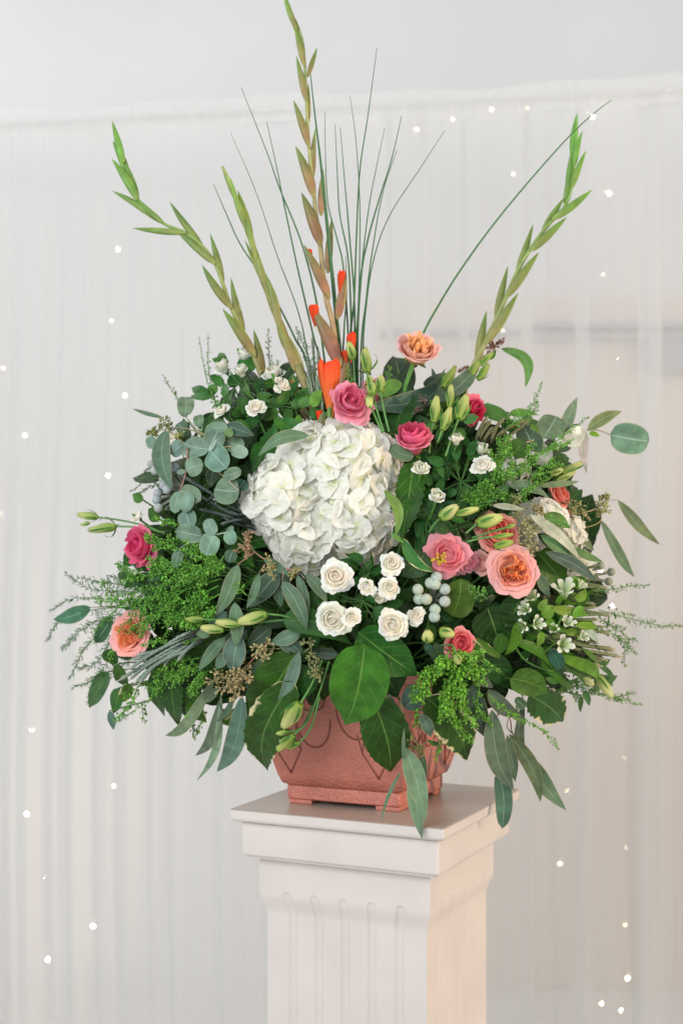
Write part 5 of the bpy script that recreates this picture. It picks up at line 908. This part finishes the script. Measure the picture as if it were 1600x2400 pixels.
# ---------------------------------------------------------------- brunia
berries('silver grey round berries in a cluster right of the lower white roses', 'G', [(247, 570), (340, 522), (375, 532), (384, 480), (445, 568), (255, 640), (310, 642), (445, 658), (373, 715), (368, 772)], (360, 650), 37, d=.03)
berries('silver berries at the left beside the bending lance leaf', 'A', [(825, 1106), (845, 1275), (838, 1322), (850, 1382), (914, 1246), (890, 1216), (838, 1030), (888, 1170), (800, 1060), (975, 1085)], (1050, 1250), 33, (.33, .37, .37), d=-.01)
berries('grey berries on thick stalks at the right edge', 'D', [(1040, 1382), (1022, 1452), (962, 1335)], (840, 1420), 31, (.28, .30, .23), d=-.05)
for i, (lab, r, col, tip, w_, d, L) in enumerate([
 ('silvery scaled twigs fanning left below the pink garden rose', 'E', (.20, .26, .21), (.50, .53, .42), 8, .035, [[(1150, 1020), (980, 1090), (820, 1190), (630, 1250)], [(1150, 1040), (980, 1110), (800, 1200), (625, 1320)], [(1160, 1060), (960, 1150), (760, 1270), (545, 1405)], [(1150, 1070), (950, 1180), (760, 1290), (630, 1395)], [(1160, 1080), (970, 1190), (800, 1300), (675, 1415)], [(1180, 1090), (1000, 1190), (820, 1290), (703, 1425)], [(1170, 1080), (1010, 1170), (900, 1220), (800, 1300)], [(1180, 1100), (1060, 1170), (940, 1230), (890, 1290)], [(1150, 1000), (1060, 1050), (980, 1085)], [(1190, 1080), (1080, 1150), (990, 1250)], [(1000, 1080), (850, 1170), (690, 1210)]]),
 ('dark scaled brunia stems between the round eucalyptus and the hydrangea', 'A', (.08, .10, .09), (.34, .38, .32), 8, -.025, [[(1568, 1460), (1400, 1380), (1200, 1250), (1000, 1130)], [(1568, 1490), (1380, 1420), (1150, 1290), (990, 1200)], [(1568, 1520), (1350, 1440), (1150, 1390)], [(1568, 1540), (1400, 1490), (1320, 1440)], [(1568, 1440), (1420, 1350), (1240, 1330), (1200, 1330)], [(1540, 1500), (1440, 1470), (1310, 1500)], [(1540, 1450), (1430, 1430), (1350, 1400)], [(1150, 1310), (980, 1240), (870, 1290)], [(1180, 1350), (1000, 1290), (880, 1320)], [(1130, 1400), (980, 1350), (900, 1390)], [(1300, 1280), (1250, 1300), (1210, 1335)], [(1400, 1480), (1340, 1500), (1320, 1500)], [(1300, 1330), (1130, 1200), (990, 1150)]]),
 ('pale upright scaled twigs behind the slim gladiolus foot', 'B', (.20, .26, .18), (.46, .50, .40), 7, -.03, [[(790, 720), (760, 500), (740, 300), (725, 100)], [(800, 700), (780, 450), (768, 200)], [(760, 700), (720, 500), (690, 290)], [(770, 700), (740, 480), (715, 350)], [(730, 640), (700, 480), (670, 370)], [(790, 650), (775, 560), (760, 400)], [(780, 740), (800, 650), (790, 560)]]),
 ('brownish scaled twigs behind the crimson lisianthus at the upper right', 'C', (.13, .14, .07), (.30, .28, .18), 9, .0, [[(700, 960), (680, 860), (760, 710)], [(720, 940), (710, 850), (785, 735)], [(720, 950), (740, 870), (800, 785)], [(740, 960), (780, 850), (880, 720)], [(820, 1000), (880, 930), (925, 880)], [(760, 940), (790, 870), (820, 800)], [(690, 930), (690, 850), (730, 770)], [(780, 1020), (850, 980), (900, 990)], [(800, 900), (900, 800), (1040, 740)], [(830, 920), (960, 820), (1060, 740)], [(740, 920), (830, 850), (880, 815)]]),
 ('green scaled twigs bristling out at the right edge, upper bunch', 'H', (.13, .17, .08), (.38, .37, .25), 8, .0, [[(500, 700), (700, 730), (850, 755)], [(500, 760), (700, 790), (860, 775)], [(500, 790), (760, 810), (980, 850)], [(480, 830), (760, 840), (940, 830)], [(500, 860), (720, 880), (880, 880)], [(540, 900), (760, 930), (930, 945)], [(520, 920), (760, 960), (970, 990)], [(560, 600), (760, 610), (940, 615)], [(600, 540), (760, 580), (960, 625)], [(560, 560), (780, 560), (880, 510)], [(600, 980), (740, 1040), (880, 1075)], [(520, 660), (640, 700), (760, 650)], [(640, 480), (820, 450), (900, 420)], [(700, 620), (840, 640), (900, 610)]]),
 ('green scaled twigs with pale blunt tips at the right edge, lower bunch', 'H', (.15, .18, .09), (.46, .41, .30), 9, .012, [[(300, 980), (560, 1020), (770, 1105)], [(280, 1020), (560, 1060), (765, 1165)], [(300, 1050), (600, 1090), (950, 1215)], [(300, 1010), (620, 1060), (1020, 1140)], [(400, 1050), (700, 1120), (1080, 1185)], [(300, 1080), (600, 1150), (800, 1250)], [(320, 1100), (600, 1170), (910, 1265)], [(560, 1120), (760, 1170), (980, 1160)], [(600, 1170), (760, 1210), (905, 1215)], [(440, 960), (640, 1000), (860, 1070)], [(560, 1050), (740, 1090), (1010, 1120)], [(280, 960), (420, 1000), (660, 1110)], [(300, 940), (480, 960), (650, 1080)], [(620, 1200), (760, 1230), (820, 1235)], [(640, 1080), (760, 1130), (850, 1185)], [(520, 1000), (700, 1080), (900, 1110)]])]):
    fingers(lab, r, L, col, tip, w_, d=d)
# ---------------------------------------------------------------- small leafy twigs and the dark filling
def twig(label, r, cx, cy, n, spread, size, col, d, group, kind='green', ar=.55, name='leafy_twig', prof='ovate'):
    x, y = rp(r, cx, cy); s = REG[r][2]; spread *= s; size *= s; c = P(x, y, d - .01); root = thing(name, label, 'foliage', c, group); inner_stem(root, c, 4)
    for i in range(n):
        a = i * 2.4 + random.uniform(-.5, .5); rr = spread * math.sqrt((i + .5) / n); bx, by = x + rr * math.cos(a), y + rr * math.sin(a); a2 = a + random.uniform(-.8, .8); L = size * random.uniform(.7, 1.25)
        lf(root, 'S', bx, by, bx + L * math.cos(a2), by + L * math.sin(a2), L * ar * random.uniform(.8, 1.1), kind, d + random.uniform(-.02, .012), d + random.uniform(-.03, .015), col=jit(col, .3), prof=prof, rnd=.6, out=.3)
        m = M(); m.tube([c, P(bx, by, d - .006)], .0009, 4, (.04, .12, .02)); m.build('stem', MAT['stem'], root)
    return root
FG = 'dark leafy twigs filling the gaps between the flowers'
LAND = [('the big hydrangea', 755, 1165), ('the peach rose on its long stem', 975, 818), ('the largest garden rose', 1203, 1338), ('the pink garden rose on the left', 303, 1487), ('the top pink lisianthus', 822, 942),
        ('the hot pink lisianthus', 327, 1280), ('the upright deep pink lisianthus', 970, 1030), ('the open pink lisianthus', 1048, 1300), ('the salmon lisianthus', 1078, 1510), ('the silver berries', 1010, 1400), ('the widest white spray rose', 778, 1450),
        ('the lowest white spray rose', 920, 1464), ('the round white spray rose', 1131, 1090), ('the small hydrangea', 1275, 1240), ('the yellow bud row', 560, 1455), ('the big bright leaf', 840, 1600), ('the upper left white roses', 590, 890),
        ('the round eucalyptus leaves', 470, 1060), ('the crimson lisianthus', 1113, 962), ('the white alstroemeria', 1310, 1400), ('the lower green leaves on the right', 1250, 1600), ('the tan seed cluster', 545, 1600), ('the scaly silver twigs', 350, 1560)]
USED = set()
def where(x, y, pre):
    for nm, a, b in sorted(LAND, key=lambda l: math.hypot(l[1] - x, l[2] - y)):
        dx, dy = x - a, y - b
        rel = 'deep behind' if math.hypot(dx, dy) < 22 else (('right of' if dx > 0 else 'left of') if abs(dx) > abs(dy) else ('below' if dy > 0 else 'above'))
        l = '%s %s %s' % (pre, rel, nm)
        if l not in USED: USED.add(l); return l
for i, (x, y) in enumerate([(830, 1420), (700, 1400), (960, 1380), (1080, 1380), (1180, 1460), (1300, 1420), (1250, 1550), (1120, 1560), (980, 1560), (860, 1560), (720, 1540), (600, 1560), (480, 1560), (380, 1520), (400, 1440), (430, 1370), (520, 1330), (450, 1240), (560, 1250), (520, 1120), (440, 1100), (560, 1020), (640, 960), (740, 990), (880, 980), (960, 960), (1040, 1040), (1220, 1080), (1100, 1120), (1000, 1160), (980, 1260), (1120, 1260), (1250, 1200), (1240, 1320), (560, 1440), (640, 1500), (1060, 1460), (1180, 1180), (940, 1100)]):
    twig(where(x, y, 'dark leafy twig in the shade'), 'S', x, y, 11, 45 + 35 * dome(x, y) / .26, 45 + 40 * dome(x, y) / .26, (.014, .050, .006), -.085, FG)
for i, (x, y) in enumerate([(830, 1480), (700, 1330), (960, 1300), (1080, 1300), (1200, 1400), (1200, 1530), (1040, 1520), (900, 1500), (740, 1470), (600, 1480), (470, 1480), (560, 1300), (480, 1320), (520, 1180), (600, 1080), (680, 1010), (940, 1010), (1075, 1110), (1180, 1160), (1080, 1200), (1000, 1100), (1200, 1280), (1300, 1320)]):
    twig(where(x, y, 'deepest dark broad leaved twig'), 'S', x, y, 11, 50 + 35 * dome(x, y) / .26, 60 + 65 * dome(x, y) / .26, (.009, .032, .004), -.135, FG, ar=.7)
RG = 'small leafed rose twigs'
for lab, x, y, n, sp_, sz, col, d in [
 ('small green rose leaves under the topmost upper left rosebuds', 560, 900, 14, 62, 44, (.035, .13, .02), -.01), ('small green rose leaves low in the upper left group', 520, 950, 12, 50, 42, (.03, .12, .02), -.02), ('small rose leaves right of the largest upper left white rose', 640, 950, 14, 55, 46, (.03, .12, .02), -.02), ('small leaves at the foot of the slim gladiolus', 690, 950, 10, 40, 44, (.06, .18, .035), -.03),
 ('small dark rose leaves between the lower white spray roses', 850, 1410, 14, 60, 50, (.02, .085, .016), .02), ('small dark rose leaves left of the widest spray rose', 725, 1440, 8, 34, 44, (.025, .10, .016), .02), ('rose leaves right of the hydrangea under its lower edge', 860, 1345, 8, 30, 44, (.03, .11, .018), -.02), ('rose leaves by the lowest white spray rose', 880, 1440, 8, 34, 40, (.03, .11, .018), .02),
 ('small mid green rose leaves around the lone white rosebud', 1000, 1200, 16, 62, 48, (.022, .10, .018), -.01), ('rose leaves under the round white spray rose', 1080, 1130, 16, 66, 46, (.022, .10, .018), -.01), ('rose leaves beside the upright deep pink lisianthus', 1020, 1060, 12, 50, 44, (.03, .12, .025), -.02), ('rose leaves between the salmon lisianthus and the silver berries', 1010, 1420, 8, 50, 44, (.02, .08, .016), .0),
 ('fine green leaves under the upright bud cluster', 1060, 1000, 14, 44, 38, (.06, .19, .04), -.01), ('rose leaves at the far right below the eucalyptus', 1290, 1090, 8, 44, 40, (.03, .11, .02), -.05), ('leaves right of the peach rose stem', 960, 980, 12, 50, 46, (.02, .08, .016), -.03),
 ('green leaves left of the hot pink lisianthus', 340, 1350, 6, 34, 40, (.02, .09, .016), -.05), ('bright small leaves among the alstroemeria', 1290, 1440, 14, 66, 40, (.07, .24, .02), -.01), ('green leaves under the alstroemeria stems', 1260, 1510, 16, 74, 52, (.03, .12, .016), -.01), ('small leaves at the lower right edge', 1370, 1580, 10, 50, 40, (.04, .12, .025), -.04),
 ('rose leaves below the open pink lisianthus', 1100, 1420, 10, 55, 56, (.014, .055, .016), -.01), ('sprig of rose leaves just left of the largest rose', 1070, 1240, 8, 44, 50, (.03, .09, .035), .0)]:
    twig(lab, 'S', x, y, n, sp_, sz, col, d, RG)
